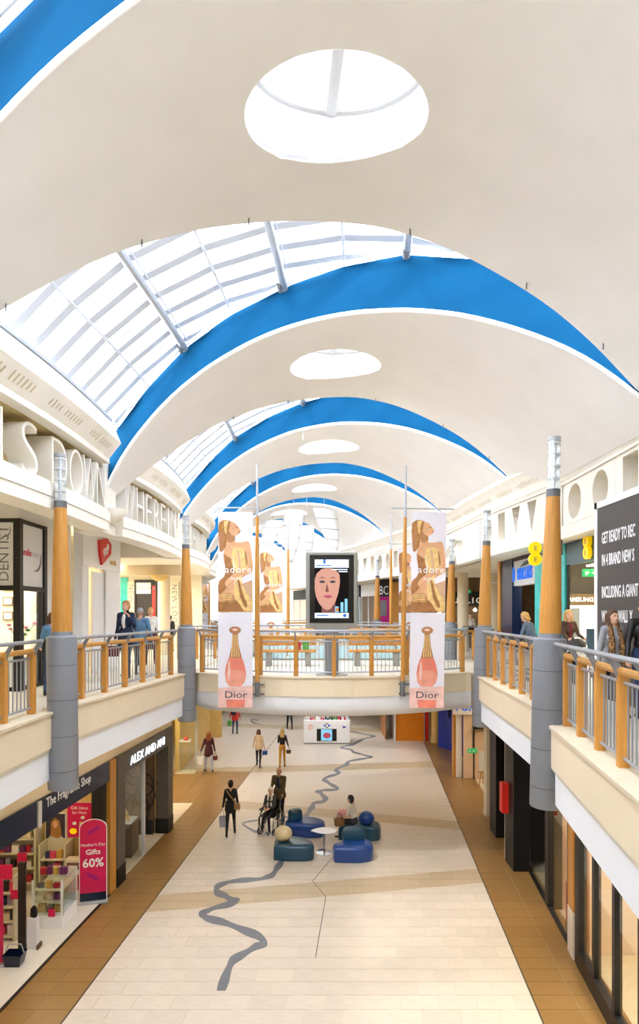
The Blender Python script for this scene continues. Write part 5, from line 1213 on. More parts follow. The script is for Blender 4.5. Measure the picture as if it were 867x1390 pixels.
prt(t, MB().strip(cp, [(0,0),(.1,0),(.1,3.3),(0,3.3)]), 'curved_wall', 'cobalt'); prt(t, MB().strip([(q[0]-.01, q[1]-.01) for q in cp], [(-.02,0),(.0,0),(.0,.12),(-.02,.12)]), 'plinth', 'near_black')
prt(t, MB().box(6.3, 6.75, 30.6, 30.66, 1.6, 2.3), 'screen', 'near_black')
struct('wall_right', MB().box(7.6,7.8,25.6,36,0,UP-1), 'pale_stone')
struct('wall_right', MB().box(9.2, 9.4, 20.6, 25.6, 0, UP-1), 'interior_brown')
struct('wall_front', MB().box(6.0, 9.2, 20.5, 20.6, 0, UP-1), 'interior_brown')
struct('wall_back', MB().box(7.0, 9.2, 25.5, 25.6, 0, UP-1), 'peach')
lamp_panel(6.6, 8.4, 21.8, 24.8, UP-1.06, 'added ceiling light panel inside the peach panelled salon', 'light_dim')
struct('wall_back', MB().box(-12, 16, 44, 44.3, 0, UP-.6), 'interior_cream')
for i, (x, d) in enumerate(((-1.5,18.2),(1.6,18.6),(-1.5,20.8),(1.8,21))):
    o = MB().lathe([(.12,0),(.14,.02),(.14,.05)], n=16).build('downlight', 'spot', None, True); o.location = (x, d, UP-1.05); tag(o, 'round downlight added under the footbridge', 'ceiling light', 'added bridge downlights')  # glowing discs added under the bridge for brightness
for side, f, s in (('left', gl, 1), ('right', gr, -1)):  # further glowing discs added below the galleries to light the walkways
    for i in range(9):
        d = 9.5+2.4*i
        if d > 23: continue
        o = MB().lathe([(.08,0),(.1,.02),(.1,.04)], n=14).build('downlight', 'spot', None, True); o.location = (f(d)+s*.45, d, UP-1.09); tag(o, 'round downlight added under the %s gallery soffit' % ('lettered' if s > 0 else 'pierced-frieze'), 'ceiling light', 'added %s gallery downlights' % side)

# far shop fronts along the bend of the mall
def far_shop(f, s, d0, d1, front, sign, label):
    p0, p1 = (f(d0)+s*1.8, d0), (f(d1)+s*1.8, d1)
    t = thing('far_shop', label, 'shop front', ((p0[0]+p1[0])/2, (p0[1]+p1[1])/2, UP))
    prt(t, MB().strip([p0, p1], [(s*.0,UP),(s*.2,UP),(s*.2,UP+2.6),(s*.0,UP+2.6)]), 'window_wall', front)
    prt(t, MB().strip([p0, p1], [(-s*.06,UP+2.6),(s*.2,UP+2.6),(s*.2,UP+3.28),(-s*.06,UP+3.28)]), 'fascia', sign)
    for i in range(4):
        q = lerp(d0, d1, (i+.03)/3.06); x = lerp(p0[0], p1[0], (i+.03)/3.06)
        prt(t, MB().box(x-.05, x+.05, q-.05, q+.05, UP, UP+2.6), 'mullion', 'bar_grey')
fs = [(31.9,34,'shop_dark','slate','pierced'),(34.2,37,'interior_brown','poster_white','pierced'),(37.2,40,'slate','navy','pierced'),(40.2,43,'shop_dark','red_sign','pierced'),(43.2,46,'peach','black_frame','pierced')]
cn = ['slate', 'white', 'navy', 'red', 'black']
for i, (a, b, fm_, sm_, _) in enumerate(fs):
    far_shop(rw, 1, a, b, fm_, sm_, 'distant shop front with a %s fascia under the pierced frieze' % cn[i])
for i, (a, b, fm_, sm_) in enumerate(((29,32,'interior_brown','slate'),(32.2,35.4,'shop_dark','poster_white'),(35.6,39,'slate','magenta'),(39.2,43,'shop_dark','navy'))):
    far_shop(lw, -1, a, b, fm_, sm_, 'distant shop front with a %s fascia on the lettered gallery' % ('slate','white','magenta','navy')[i])
# ================================================================ GROUND FURNITURE
def pebble(poly, H, prof=None):
    """rounded upholstered block over a plan polygon"""
    P = smoothpath([(p[0], p[1], 0) for p in poly]+[(poly[0][0], poly[0][1], 0)], 5)[:-1]
    c = sum((p for p in P), Vector())/len(P); n = len(P); vs = []; fs = []
    prof = prof or [(.9,0),(.98,.04),(1,.12),(1,.7),(.985,.83),(.94,.93),(.85,.985),(.6,1.0)]
    for s, z in prof: vs += [(c.x+(p.x-c.x)*s, c.y+(p.y-c.y)*s, z*H) for p in P]
    for i in range(len(prof)-1):
        for k in range(n): fs.append((i*n+k, i*n+(k+1)%n, (i+1)*n+(k+1)%n, (i+1)*n+k))
    fs += [tuple(range(n))[::-1], tuple((len(prof)-1)*n+k for k in range(n))]
    return MB().add(vs, fs)
def sofa(label, px, py, poly, mat, roll, rmat):
    p = G(px, py); t = thing('pebble_seat', label, 'seat', (p.x, p.y, 0), group='pebble seats')
    pebble(poly, .42).build('seat_base', mat, t, smooth=True)
    if roll[0] == 'ball':
        x, y, r = roll[1:]; MB().ell((x, y, .42+r*.72), (r, r*.95, r*.85), 20).build('head_ball', rmat, t, smooth=True)
    else:
        x, y, w_, a = roll[1:]; pp = [(-w_/2,-.1),(w_/2,-.1),(w_/2+.03,.08),(w_/2-.08,.16),(-w_/2+.08,.16),(-w_/2-.03,.08)]
        ca, sa = math.cos(a), math.sin(a)
        m = pebble([(q[0]*ca-q[1]*sa, q[0]*sa+q[1]*ca) for q in pp], .36, [(.8,0),(.96,.1),(1,.3),(1,.6),(.94,.82),(.8,.95),(.5,1)]); m.xf(Matrix.Translation((x, y, .38))).build('back_roll', rmat, t, smooth=True)
    return t
sofa('dark teal pebble seat with a cream ball', 398, 1163, [(-.52,-.28),(.0,-.36),(.5,-.3),(.55,.02),(.25,.42),(-.2,.5),(-.52,.3)], 'leather_teal', ('ball',-.28,.12,.25), 'leather_cream')
sofa('blue pebble seat with a dark teal roll, beside the wheelchair', 413, 1132, [(-.55,-.3),(.1,-.4),(.55,-.32),(.6,.1),(.2,.42),(-.35,.42),(-.58,.1)], 'leather_blue', ('roll',-.28,.05,.36,.5), 'leather_teal')
sofa('dark teal pebble seat with a blue ball, where the person sits', 486, 1136, [(-.6,-.3),(-.1,-.2),(.35,-.4),(.62,-.28),(.62,.2),(.1,.42),(-.5,.35)], 'leather_teal', ('ball',.24,-.08,.24), 'leather_blue')
sofa('blue pebble seat with a dark teal roll, before the white table', 479, 1164, [(-.52,-.38),(.1,-.42),(.5,-.25),(.52,.2),(.2,.45),(-.25,.4),(-.3,.1),(-.55,-.05)], 'leather_blue', ('roll',.02,.22,.55,.05), 'leather_teal')
p = G(440, 1157); t = thing('cafe_table', 'small white pebble-shaped table on a chrome stem', 'table', (p.x, p.y, 0))
MB().lathe([(.24,0),(.24,.012),(.04,.025)], n=24).build('base_disc', 'chrome', t, smooth=True); MB().lathe([(.028,.02),(.028,.6)], n=12).build('stem', 'chrome', t, smooth=True)
pebble([(-.38,-.02),(-.1,-.22),(.25,-.2),(.34,.08),(.05,.24),(-.2,.16)], .035).xf(Matrix.Translation((0,0,.6))).build('table_top', 'white_gloss', t, smooth=True)
# white kiosk counter
p0 = G(412, 1010); p1 = G(475, 1010)
t = thing('kiosk_counter', 'white kiosk counter with a screen and coloured goods on top', 'kiosk', ((p0.x+p1.x)/2, p0.y+.4, 0))
hw = (p1.x-p0.x)/2; d0 = -.4
MB().bbox(-hw, hw, d0, .45, .05, 1.22, .02).build('counter_body', 'white_gloss', t); MB().box(-hw+.04, hw-.04, d0+.05, .4, 0, .05).build('plinth', 'grey_shell', t)
f_ = frame((0, d0-.002, 0), (1, 0, 0)); 
fbox(f_, -.52, .5, .16, .78, 0, .03).build('screen_bezel', 'near_black', t); fbox(f_, -.3, .27, .18, .76, .03, .034).build('screen_image', 'screen_cyan', t); poly2(f_, el(0,.45,.2,.15), .034, .037).build('screen_figure', 'screen_lip', t)
poly2(f_, el(0,.95,.2,.05), 0, .006).build('logo', 'cyan_sign', t); poly2(f_, el(0,.95,.09,.12), 0, .008).build('logo_disc', 'near_black', t); poly2(f_, el(0,.95,.06,.08), .008, .01).build('logo_disc', 'print_white', t)
for i in range(7): a = i*.9; poly2(f_, [(-.85,.87),(-.85+.16*math.cos(a),.87+.15*math.sin(a)),(-.85+.16*math.cos(a+.3),.87+.15*math.sin(a+.3))], 0, .006).build('logo_ray', 'orange_wall', t)
poly2(f_, [(.78,.95),(1.02,.88),(.8,.8),(.84,.87)], 0, .006).build('logo_plane', 'cobalt', t)
loc = Vector(t.location)
cols = ['box_red','box_black','leaf','box_gold','pink','print_white','green_bag','box_navy']
for i in range(20):
    x = -hw+.15+i*(2*hw-.3)/19; h_ = random.uniform(.1,.28); m_ = random.choice(cols)
    o = MB().lathe([(.045,0),(.05,.02),(.05,h_*.6),(.02,h_*.8),(.022,h_)], n=10).build('bottle', m_, None, True); o.location = loc+Vector((x, d0+.15+.12*(i%2), 1.22))
    tag(o, '%s small bottle standing on the white kiosk counter' % {'box_red':'red','box_black':'black','leaf':'dark green','box_gold':'gold','pink':'pink','print_white':'white','green_bag':'light green','box_navy':'navy'}[m_], 'bottle', 'goods on the kiosk counter')
# benches and low glass screens on the bridge
def bench(x, d, label):
    t = thing('timber_bench', label, 'bench', (x, d, UP), group='bridge benches')
    MB().bbox(-.85,.85,-.22,.22,.42,.5,.015).build('seat_plank', 'timber', t); MB().bbox(-.85,.85,.16,.22,.62,.86,.015).build('back_plank', 'timber', t)
    for s in (-.6, .6): MB().bbox(s-.09,s+.09,-.18,.18,0,.42,.015).build('leg', 'grey_shell', t); MB().tube([(s,.19,.45),(s,.21,.85)], .025, 6).build('back_post', 'grey_shell', t)
bench(-.95, 19.2, 'timber slatted bench on the footbridge, lettered frieze side of the screen post'); bench(1.75, 19.2, 'timber slatted bench on the footbridge, pierced frieze side of the screen post')
M('pale_blue_glass', 'b8d8de', .15)
t = thing('glass_planter', 'low pale blue glass screen across the footbridge', 'glass screen', (.4, 21.5, UP))
for i in range(5): MB().bbox(-2.5+i*1.02,-1.52+i*1.02,-.01,.01,.06,.5,.004).build('glass_panel', 'pale_blue_glass', t)
MB().box(-2.5,2.6,-.04,.04,0,.06).build('floor_channel', 'grey_shell', t)
for x in (-.66, -.42): 
    o = MB().bbox(-.09,.09,-.06,.06,0,.28,.01).build('shopping_bag', 'box_red' if x < -.5 else 'green_bag'); o.location = (x, 19.15, UP+.5); tag(o, 'red shopping bag on the footbridge bench' if x < -.5 else 'green shopping bag on the footbridge bench', 'bag')
# ================================================================ WHEELCHAIR AND BUGGIES
def wheel(t, name, c, r, axis, tr=.02, spokes=10):
    a = Vector(axis).normalized(); u = a.orthogonal().normalized(); v = a.cross(u); c = Vector(c)
    o = MB().tube([c+(u*math.cos(q)+v*math.sin(q))*r for q in np.linspace(0, 2*math.pi, 24, endpoint=False)], tr, 6, closed=True).build(name, 'rubber', t, smooth=True)
    MB().tube([c+(u*math.cos(q)+v*math.sin(q))*r*.88 for q in np.linspace(0, 2*math.pi, 24, endpoint=False)], tr*.5, 5, closed=True).build('rim', 'chrome', o, smooth=True)
    for i in range(spokes): q = 2*math.pi*i/spokes; MB().tube([c, c+(u*math.cos(q)+v*math.sin(q))*r*.9], .005, 4).build('spoke', 'chrome', o)
    MB().tube([c-a*.03, c+a*.03], .03, 8).build('hub', 'steel_dark', o)
wcp = G(366, 1128); WCH = math.radians(163)
t = thing('wheelchair', 'wheelchair with big spoked wheels carrying an elderly person', 'wheelchair', (wcp.x, wcp.y, 0), WCH)
for s in (-1, 1):
    wheel(t, 'rear_wheel', (s*.3,-.18,.3), .29, (1,0,0)); wheel(t, 'caster', (s*.24,.32,.09), .08, (1,0,0), .018, 5)
    MB().tube([(s*.24,-.28,.95),(s*.24,-.24,.5),(s*.24,.3,.5),(s*.24,.36,.2)], .014, 6).build('side_frame', 'chrome', t, smooth=True)
    MB().tube([(s*.24,-.24,.48),(s*.24,-.2,.15),(s*.24,.3,.15),(s*.24,.32,.09)], .014, 6).build('lower_frame', 'steel_dark', t, smooth=True)
    MB().tube([(s*.24,-.28,.93),(s*.24,-.42,.95)], .018, 8).build('push_handle', 'rubber', t); MB().bbox(s*.26-.03,s*.26+.03,-.2,.18,.66,.7,.012).build('armrest', 'rubber', t)
    MB().tube([(s*.26,.1,.5),(s*.26,.1,.66)], .012, 6).build('arm_post', 'chrome', t); MB().bbox(s*.13-.08,s*.13+.08,.36,.54,.1,.115,.004).build('footplate', 'steel_dark', t)
MB().bbox(-.23,.23,-.25,.22,.48,.51,.01).build('seat', 'near_black', t); MB().bbox(-.23,.23,-.29,-.26,.5,.92,.01).build('backrest', 'near_black', t)
def buggy(label, x, d, rz, fabric, lining):
    t = thing('baby_buggy', label, 'buggy', (x, d, UP), rz, group='baby buggies')
    for s in (-1, 1):
        wheel(t, 'rear_wheel', (s*.27,-.3,.13), .12, (1,0,0), .018, 6); wheel(t, 'front_wheel', (s*.2,.38,.1), .09, (1,0,0), .018, 6)
        MB().tube([(s*.25,-.62,1.02),(s*.25,-.45,.95),(s*.25,-.1,.5),(s*.2,.36,.12)], .014, 6).build('frame_tube', 'steel_dark', t, smooth=True); MB().tube([(s*.27,-.3,.14),(s*.25,.0,.62)], .014, 6).build('frame_tube', 'steel_dark', t)
    MB().tube([(-.25,-.62,1.02),(.25,-.62,1.02)], .02, 8).build('handlebar', 'rubber', t)
    MB().bbox(-.22,.22,-.12,.28,.42,.5,.03).build('seat', lining, t); MB().bbox(-.22,.22,-.24,-.12,.42,.95,.04).build('backrest', fabric, t)
    vs = []; fs = []; n = 9
    for i in range(5):
        a = math.radians(20+i*32); 
        for j in range(n):
            q = math.pi*j/(n-1); vs.append((.25*math.cos(q), -.12+.34*math.cos(a)*math.sin(q)*.9, .78+.3*math.sin(q)*max(.2, math.sin(a))))
    for i in range(4):
        for j in range(n-1): a = i*n+j; fs.append((a, a+1, a+n+1, a+n))
    o = MB().add(vs, fs).build('hood', fabric, t, smooth=True); md = o.modifiers.new('t', 'SOLIDIFY'); md.thickness = .015
    MB().tube([vs[j] for j in range(n)], .014, 6).build('hood_rim', 'bar_grey', t, smooth=True)
    return t
M('buggy_black', '1f1e22', .6); M('buggy_grey', 'b9b4b8', .7); M('blanket', 'ece6e4', .8, var=.12, scale=30)
bx, bd = W(787,0,13.3).x, 13.3
buggy('dark baby buggy with a raised grey-rimmed hood and a child, near the phone shop', bx, bd, math.pi+.12, 'buggy_black', 'buggy_grey')
buggy('baby buggy with a pale blanket pushed before the bank', 4.68, 15.35, .75, 'buggy_black', 'blanket')
o = MB().add(*(lambda m: (m.v, m.f))(pebble([(-.25,-.3),(.25,-.3),(.27,.2),(.1,.34),(-.2,.3)], .18))).build('blanket', 'blanket', None, True); o.location = (4.62, 15.42, UP+.5); tag(o, 'pale patterned blanket heaped on the buggy before the bank', 'blanket')
# ladder-like white stand by the hoarding
p = W(803, 0, 12.6); t = thing('folding_stand', 'white folding A-frame stand beside the hoarding edge', 'stand', (p.x, 12.6, UP))
for s in (-1, 1):
    for q in (-1, 1): MB().tube([(s*.14, q*.22, 0), (s*.1, 0, 1.0)], .012, 6).build('leg', 'white_paint', t)
for z in (.3, .6): MB().tube([(-.13,-.14*(1-z),z),(.13,-.14*(1-z),z)], .01, 6).build('rung', 'white_paint', t)
MB().bbox(-.11,.11,-.02,.02,.72,1.3,.008).build('board', 'slate', t)
# ================================================================ PEOPLE
M('skin_light', 'e3b193', .55, var=.04); M('skin_mid', 'c99574', .55, var=.04); M('lips', 'b5655c', .5); M('eye_dark', '2a211e', .3)
M('hair_brown', '5a3a24', .6, var=.25, scale=30); M('hair_black', '1c1614', .55, var=.2, scale=30); M('hair_blonde', 'c9a15e', .6, var=.25, scale=30); M('hair_auburn', '8a4a25', .6, var=.25, scale=30); M('hair_white', 'dcd8d0', .7, var=.1, scale=30); M('hair_ginger', 'b9854e', .6, var=.2, scale=30); M('hair_grey', '8d8078', .7, var=.2, scale=30)
for n_, c_ in dict(black='1b1a1d', charcoal='2c2b30', navy='1d2a4a', denim='5d88ab', denim_dark='2f4263', white='efece6', grey='a2a2a6', maroon='4a1f2a', beige='d7bd9c', cream='e2d8c6', mustard='b98427', red='d8362c', olive='5d4c2e', jean_pale='a9b4c4', blue='2b4f94', burgundy='6a1e2c', brown='4b3527', pink='e09a92', teal='3f6f80', steelblue='5f7288', tan='a77b4a', check='4b4b4c').items(): M('cloth_'+n_, c_, .8, var=.1, scale=14, bump=.15, bscale=120)
M('leather_black', '161518', .35, var=.1); M('shoe_dark', '1d1816', .45); M('shoe_brown', '5a3d28', .5)
def leopard():
    m = M('leopard', '9a6a35', .8); nt = m.node_tree; b = nt.nodes['Principled BSDF']
    v = nt.nodes.new('ShaderNodeTexVoronoi'); v.inputs['Scale'].default_value = 45; tc = nt.nodes.new('ShaderNodeTexCoord'); nt.links.new(tc.outputs['Object'], v.inputs['Vector'])
    r = nt.nodes.new('ShaderNodeValToRGB'); r.color_ramp.interpolation = 'CONSTANT'; e = r.color_ramp.elements
    e[0].color = (*lin('a8743c'), 1); e[0].position = 0; e[1].color = (*lin('2d1a10'), 1); e[1].position = .32; q = e.new(.62); q.color = (*lin('b98a50'), 1)
    nt.links.new(v.outputs['Distance'], r.inputs[0]); nt.links.new(r.outputs[0], b.inputs['Base Color'])
leopard()
class Fig:
    def __init__(s): s.p = []
    def cap(s, a, ra, b, rb, tg, sq=None): s.p.append((Vector(a), ra, Vector(b), rb, tg))
    def ell(s, c, r, tg): s.p.append((Vector(c), r, None, None, tg))
    def mesh(s, name, mats, voxel, smooth=4):
        mb = MB()
        for a, ra, b, rb, tg in s.p:
            if b is None: mb.ell(a, ra, 14)
            else:
                mb.tube([a, b], [ra, rb], 12); mb.ell(a, (ra*.995,)*3, 12); mb.ell(b, (rb*.995,)*3, 12)
        o = mb.build(name, 'white_paint')
        md = o.modifiers.new('r', 'REMESH'); md.mode = 'VOXEL'; md.voxel_size = voxel
        m2 = o.modifiers.new('s', 'SMOOTH'); m2.factor = .5; m2.iterations = smooth
        me = baked(o); bpy.data.objects.remove(o)
        n = len(me.polygons); c = np.empty(n*3); me.polygons.foreach_get('center', c); c = c.reshape(n, 3)
        best = np.full(n, 1e9); ti = np.zeros(n, int); tags = list(dict.fromkeys(q[4] for q in s.p))
        for a, ra, b, rb, tg in s.p:
            A = np.array(a)
            if b is None: R = np.array(ra); q = (c-A)/R; l = np.linalg.norm(q, axis=1); dist = (l-1)*R.min()
            else:
                B = np.array(b); ab = B-A; t = np.clip(((c-A)@ab)/max(1e-9, ab@ab), 0, 1); dist = np.linalg.norm(c-(A+t[:,None]*ab), axis=1)-(ra+(rb-ra)*t)
            m = dist < best; best[m] = dist[m]; ti[m] = tags.index(tg)
        me.materials.clear()
        for tg in tags: me.materials.append(MT[mats[tg]])
        me.polygons.foreach_set('material_index', ti.astype(np.int32)); me.polygons.foreach_set('use_smooth', [True]*n); me.update()
        return me
def rot(axis, deg): return Matrix.Rotation(math.radians(deg), 3, axis)
def person(label, loc, rz, H, mats, legs=((0,4,4),(0,4,4)), arms=((0,8,10),(0,8,10)), lean=0, head=(0,0), hair='short', hairmat='hair_brown', sex='f', coat=0., shirt=False, voxel=.012, seat=None, inward=(0,0), group=None, build=1., skirt=0., boots=0.):
    """mats: skin, top, legs, shoe (+shirt, lips). legs: (hip forward, abduct, knee) for left,right; arms: (shoulder forward, abduct, elbow)"""
    k = H/1.7; g = Fig(); w_ = (1.0 if sex == 'm' else .9)*build
    mt = dict(lips='lips', shirt='cloth_white'); mt.update(mats)
    hip = Vector((0, 0, .92)); T = rot('X', -lean)
    def tp(x, y, z): return hip+T @ (Vector((x*k, y*k, (z-.92)*k)))     # torso space
    # torso
    g.ell(tp(0,-.01,.95), (.155*w_*k,.115*k,.13*k), 'top' if coat > 0 else 'legs'); g.ell(tp(0,0,1.06), (.14*w_*k,.1*k,.14*k), 'top'); g.ell(tp(0,.005,1.24), (.165*w_*k,.112*k,.19*k), 'top')
    g.cap(tp(-.14*w_,0,1.385), .068*k, tp(.14*w_,0,1.385), .068*k, 'top'); g.cap(tp(0,-.01,1.4), .062*k, tp(0,.012,1.5), .05*k, 'skin')
    if sex == 'f':
        for s in (-1, 1): g.ell(tp(s*.07,.075,1.25), (.07*k,.06*k,.07*k), 'top')
    if shirt: g.ell(tp(0,.09,1.25), (.05*k,.045*k,.17*k), 'shirt')
    if coat > 0:
        for s in (-.06, 0, .06): g.cap(tp(s,0,1.0), .115*w_*k, tp(s*1.3,-.002,.92-coat), (.125 if s else .14)*w_*k, 'top')
    # head
    Hm = T @ rot('Z', head[0]) @ rot('X', -head[1]); hc = tp(0, .015, 1.585)
    def hp(x, y, z): return hc+Hm @ Vector((x*k, y*k, z*k))
    g.ell(hp(0,-.008,.02), (.076*k,.095*k,.1*k), 'skin'); g.ell(hp(0,.03,-.045), (.058*k,.064*k,.07*k), 'skin'); g.ell(hp(0,.06,-.085), (.03*k,.028*k,.025*k), 'skin')
    g.cap(hp(0,.088,.015), .01*k, hp(0,.108,-.02), .014*k, 'skin'); g.ell(hp(0,.088,-.055), (.024*k,.012*k,.009*k), 'lips')
    for s in (-1, 1): g.ell(hp(s*.077,-.005,-.005), (.012*k,.022*k,.032*k), 'skin'); g.ell(hp(s*.032,.08,.03), (.02*k,.012*k,.01*k), 'skin')
    # legs
    minz = 9; feet = []
    for i, s in enumerate((-1, 1)):
        hf, ab, kn = legs[i]; hj = hip+Vector((s*.088*w_*k, 0, -.02*k))
        d1 = rot('Y', -s*ab) @ rot('X', hf) @ Vector((0,0,-1)); kj = hj+d1*.43*k
        d2 = rot('Y', -s*ab) @ rot('X', hf-kn) @ Vector((0,0,-1)); aj = kj+d2*.4*k
        g.cap(hj, .085*w_*k, kj, .056*k, 'legs'); g.ell(kj+d2*.12*k+Vector((0,-.012*k,0)), (.05*k,.055*k,.1*k), 'legs' if boots < .3 else 'shoe')
        g.cap(kj, .054*k, aj, .038*k, 'legs' if boots < .3 else 'shoe')
        fd = Vector((0,1,0)) if seat or abs(hf-kn) < 22 else rot('X', (hf-kn)*.6) @ Vector((0,1,0)); fd = rot('Z', -s*6) @ fd
        dn = Vector((0,0,-1)) if seat or abs(hf-kn) < 22 else rot('X', (hf-kn)*.6) @ Vector((0,0,-1))
        h0 = aj+dn*.045*k-fd*.035*k; toe = aj+dn*.06*k+fd*.15*k
        g.cap(h0, .038*k, toe, .03*k, 'shoe'); g.cap(aj, .041*k, aj+dn*.04*k, .04*k, 'shoe'); minz = min(minz, toe.z-.032*k, h0.z-.04*k)
        if skirt > 0: g.cap(hj, .11*k, hj.lerp(kj, skirt), .13*k, 'top')
    # arms and hands
    wr = []
    for i, s in enumerate((-1, 1)):
        af, ab, el_ = arms[i]; sj = tp(s*.165*w_, 0, 1.39)
        R0 = T @ rot('Y', -s*ab) @ rot('X', af); d1 = R0 @ Vector((0,0,-1)); ej = sj+d1*.285*k
        R1 = T @ rot('Z', s*inward[i]) @ rot('Y', -s*ab) @ rot('X', af+el_); d2 = R1 @ Vector((0,0,-1)); wj = ej+d2*.245*k
        g.cap(sj, .056*w_*k, ej, .044*k, 'top'); g.cap(ej, .043*k, wj, .031*k, 'top')
        fw = R1 @ Vector((0,1,0)); sd = R1 @ Vector((-s,0,0))            # forward edge of the hand, palm direction (inwards)
        pc = wj+d2*.05*k
        g.cap(wj+d2*.01*k, .026*k, wj+d2*.03*k, .026*k, 'skin')
        for q in (-.02, 0, .02): g.cap(wj+d2*.03*k+fw*q*k*.8, .018*k, wj+d2*.09*k+fw*q*k, .016*k, 'skin')
        for q, ln in ((-.03,.055),(-.011,.07),(.01,.075),(.03,.066)):
            b0 = wj+d2*.095*k+fw*q*k; b1 = b0+(d2*.9+sd*.35).normalized()*ln*.55*k; b2 = b1+(d2*.55+sd*.8).normalized()*ln*.5*k
            g.cap(b0, .0105*k, b1, .0095*k, 'skin'); g.cap(b1, .0095*k, b2, .008*k, 'skin')
        t0 = wj+d2*.04*k+fw*.028*k; t1 = t0+(d2*.6+fw*.7+sd*.2).normalized()*.04*k; t2 = t1+(d2*.9+fw*.2+sd*.3).normalized()*.032*k
        g.cap(t0, .0135*k, t1, .0115*k, 'skin'); g.cap(t1, .0115*k, t2, .009*k, 'skin')
        wr.append(wj+d2*.09*k)
    dz = -minz if seat is None else seat-(hip.z-.1*k)
    t = thing('person', label, 'person', loc, rz, group)
    me = g.mesh('body', mt, voxel)
    b = link(me, 'body', t, loc=(0,0,dz))
    # hair
    h = Fig()
    if hair == 'cap':
        h.ell(hp(0,-.012,.045), (.084*k,.103*k,.085*k), 'hair'); h.ell(hp(0,.07,.06), (.06*k,.07*k,.014*k), 'hair')
        nm = 'flat_cap'
    else:
        nm = 'hair'
        if hair != 'bald': h.ell(hp(0,-.022,.045), (.086*k,.1*k,.092*k), 'hair'); h.ell(hp(0,-.05,.0), (.082*k,.07*k,.1*k), 'hair')
        else: h.ell(hp(0,-.055,-.02), (.08*k,.055*k,.05*k), 'hair')
        if hair in ('long', 'vlong'):
            ln = .22 if hair == 'long' else .34
            for x in (-.05, 0, .05): h.cap(hp(x,-.06,.02), .048*k, hp(x*1.3,-.085,-ln), .03*k, 'hair')
            for s in (-1, 1): h.cap(hp(s*.07,-.01,.04), .026*k, hp(s*.085,.035,-ln*.9), .024*k, 'hair')
        if hair == 'bob':
            for s in (-1, 0, 1): h.cap(hp(s*.06,-.04,.02), .045*k, hp(s*.07,-.045,-.09), .035*k, 'hair')
        if hair == 'bun': h.ell(hp(0,-.12,.06), (.045*k,.045*k,.045*k), 'hair')
        if hair == 'tail': h.cap(hp(0,-.1,.03), .035*k, hp(0,-.12,-.2), .018*k, 'hair')
    ho = link(h.mesh(nm, dict(hair=hairmat), voxel*.9, 3), nm, b)
    for s in (-1, 1):
        MB().ell(hp(s*.031,.083,.018), (.0125*k,.008*k,.0075*k), 8).build('eye', 'eye_dark', b, smooth=True)
    return t, b, (lambda i: t.matrix_basis @ (wr[i]+Vector((0,0,dz)))), tp, hp, k, dz
def bag(label, p, w_, h_, dp, mat, rz=0., strap=.25, name='shopping_bag', hm=None, cat='bag'):
    """carried bag, its handle ending at point p (the hand)"""
    t = thing(name, label, cat, (p.x, p.y, p.z-strap-h_), rz)
    MB().add([(-w_*.42,-dp*.5,0),(w_*.42,-dp*.5,0),(w_*.42,dp*.5,0),(-w_*.42,dp*.5,0),(-w_*.5,-dp*.4,h_),(w_*.5,-dp*.4,h_),(w_*.5,dp*.4,h_),(-w_*.5,dp*.4,h_)], [(3,2,1,0),(4,5,6,7),(0,1,5,4),(1,2,6,5),(2,3,7,6),(3,0,4,7)]).build('bag_body', mat, t)
    for s in (-1, 1): MB().tube([(-w_*.25,s*dp*.3,h_),(-w_*.1,s*dp*.1,h_+strap*.9),(0,0,h_+strap),(w_*.1,s*dp*.1,h_+strap*.9),(w_*.25,s*dp*.3,h_)], .007, 5).build('handle', hm or mat, t)
    return t
PI = math.pi
# --- ground floor
p = G(313, 1134)
t, b, hd, tp, hp, k, dz = person('person in black walking away with a tan shoulder bag and a grey carrier bag', p, .12, 1.66, dict(skin='skin_mid', top='cloth_black', legs='cloth_black', shoe='shoe_dark'), legs=((-14,3,6),(16,3,8)), arms=((4,10,8),(-12,10,12)), hair='bun', hairmat='hair_black', coat=.12, boots=.4)
bag('grey paper carrier bag held by the person in black', hd(0), .2, .33, .1, 'cloth_grey', strap=.2)
t2 = thing('shoulder_bag', 'tan shoulder bag worn across the back by the person in black', 'bag', p, .12)
MB().tube([tp(-.13,-.11,1.42)+Vector((0,0,dz)), tp(0,-.145,1.25)+Vector((0,0,dz)), tp(.17,-.13,1.0)+Vector((0,0,dz))], .018, 6).build('strap', 'cloth_tan', t2); q = tp(.2,-.13,.93)+Vector((0,0,dz)); MB().bbox(q.x-.09,q.x+.09,q.y-.05,q.y+.05,q.z-.1,q.z+.1,.025).build('bag_body', 'cloth_tan', t2)
wf = Vector((math.cos(WCH+PI/2), math.sin(WCH+PI/2), 0))
person('balding person in an olive jacket pushing the wheelchair', Vector((wcp.x, wcp.y, 0))-wf*.85, WCH, 1.76, dict(skin='skin_mid', top='cloth_olive', legs='cloth_charcoal', shoe='shoe_dark', shirt='cloth_navy'), arms=((22,5,28),(22,5,28)), legs=((10,3,8),(-12,3,6)), hair='bald', hairmat='hair_grey', sex='m', coat=.1, shirt=True, lean=4, head=(-10,-6), build=1.08)
t, b, hd, tp, hp, k, dz = person('white-haired person seated in the wheelchair with a pale scarf', Vector((wcp.x, wcp.y, 0))-wf*.08, WCH, 1.6, dict(skin='skin_light', top='cloth_check', legs='cloth_black', shoe='shoe_dark'), legs=((78,6,74),(78,6,74)), arms=((22,8,62),(22,8,62)), inward=(25,25), hair='short', hairmat='hair_white', seat=.5, head=(14,0), coat=.0)
s_ = Fig()
for s in (-1, 1): s_.cap(tp(s*.06,.04,1.45), .04*k, tp(s*.06,.13,1.12), .035*k, 'c')
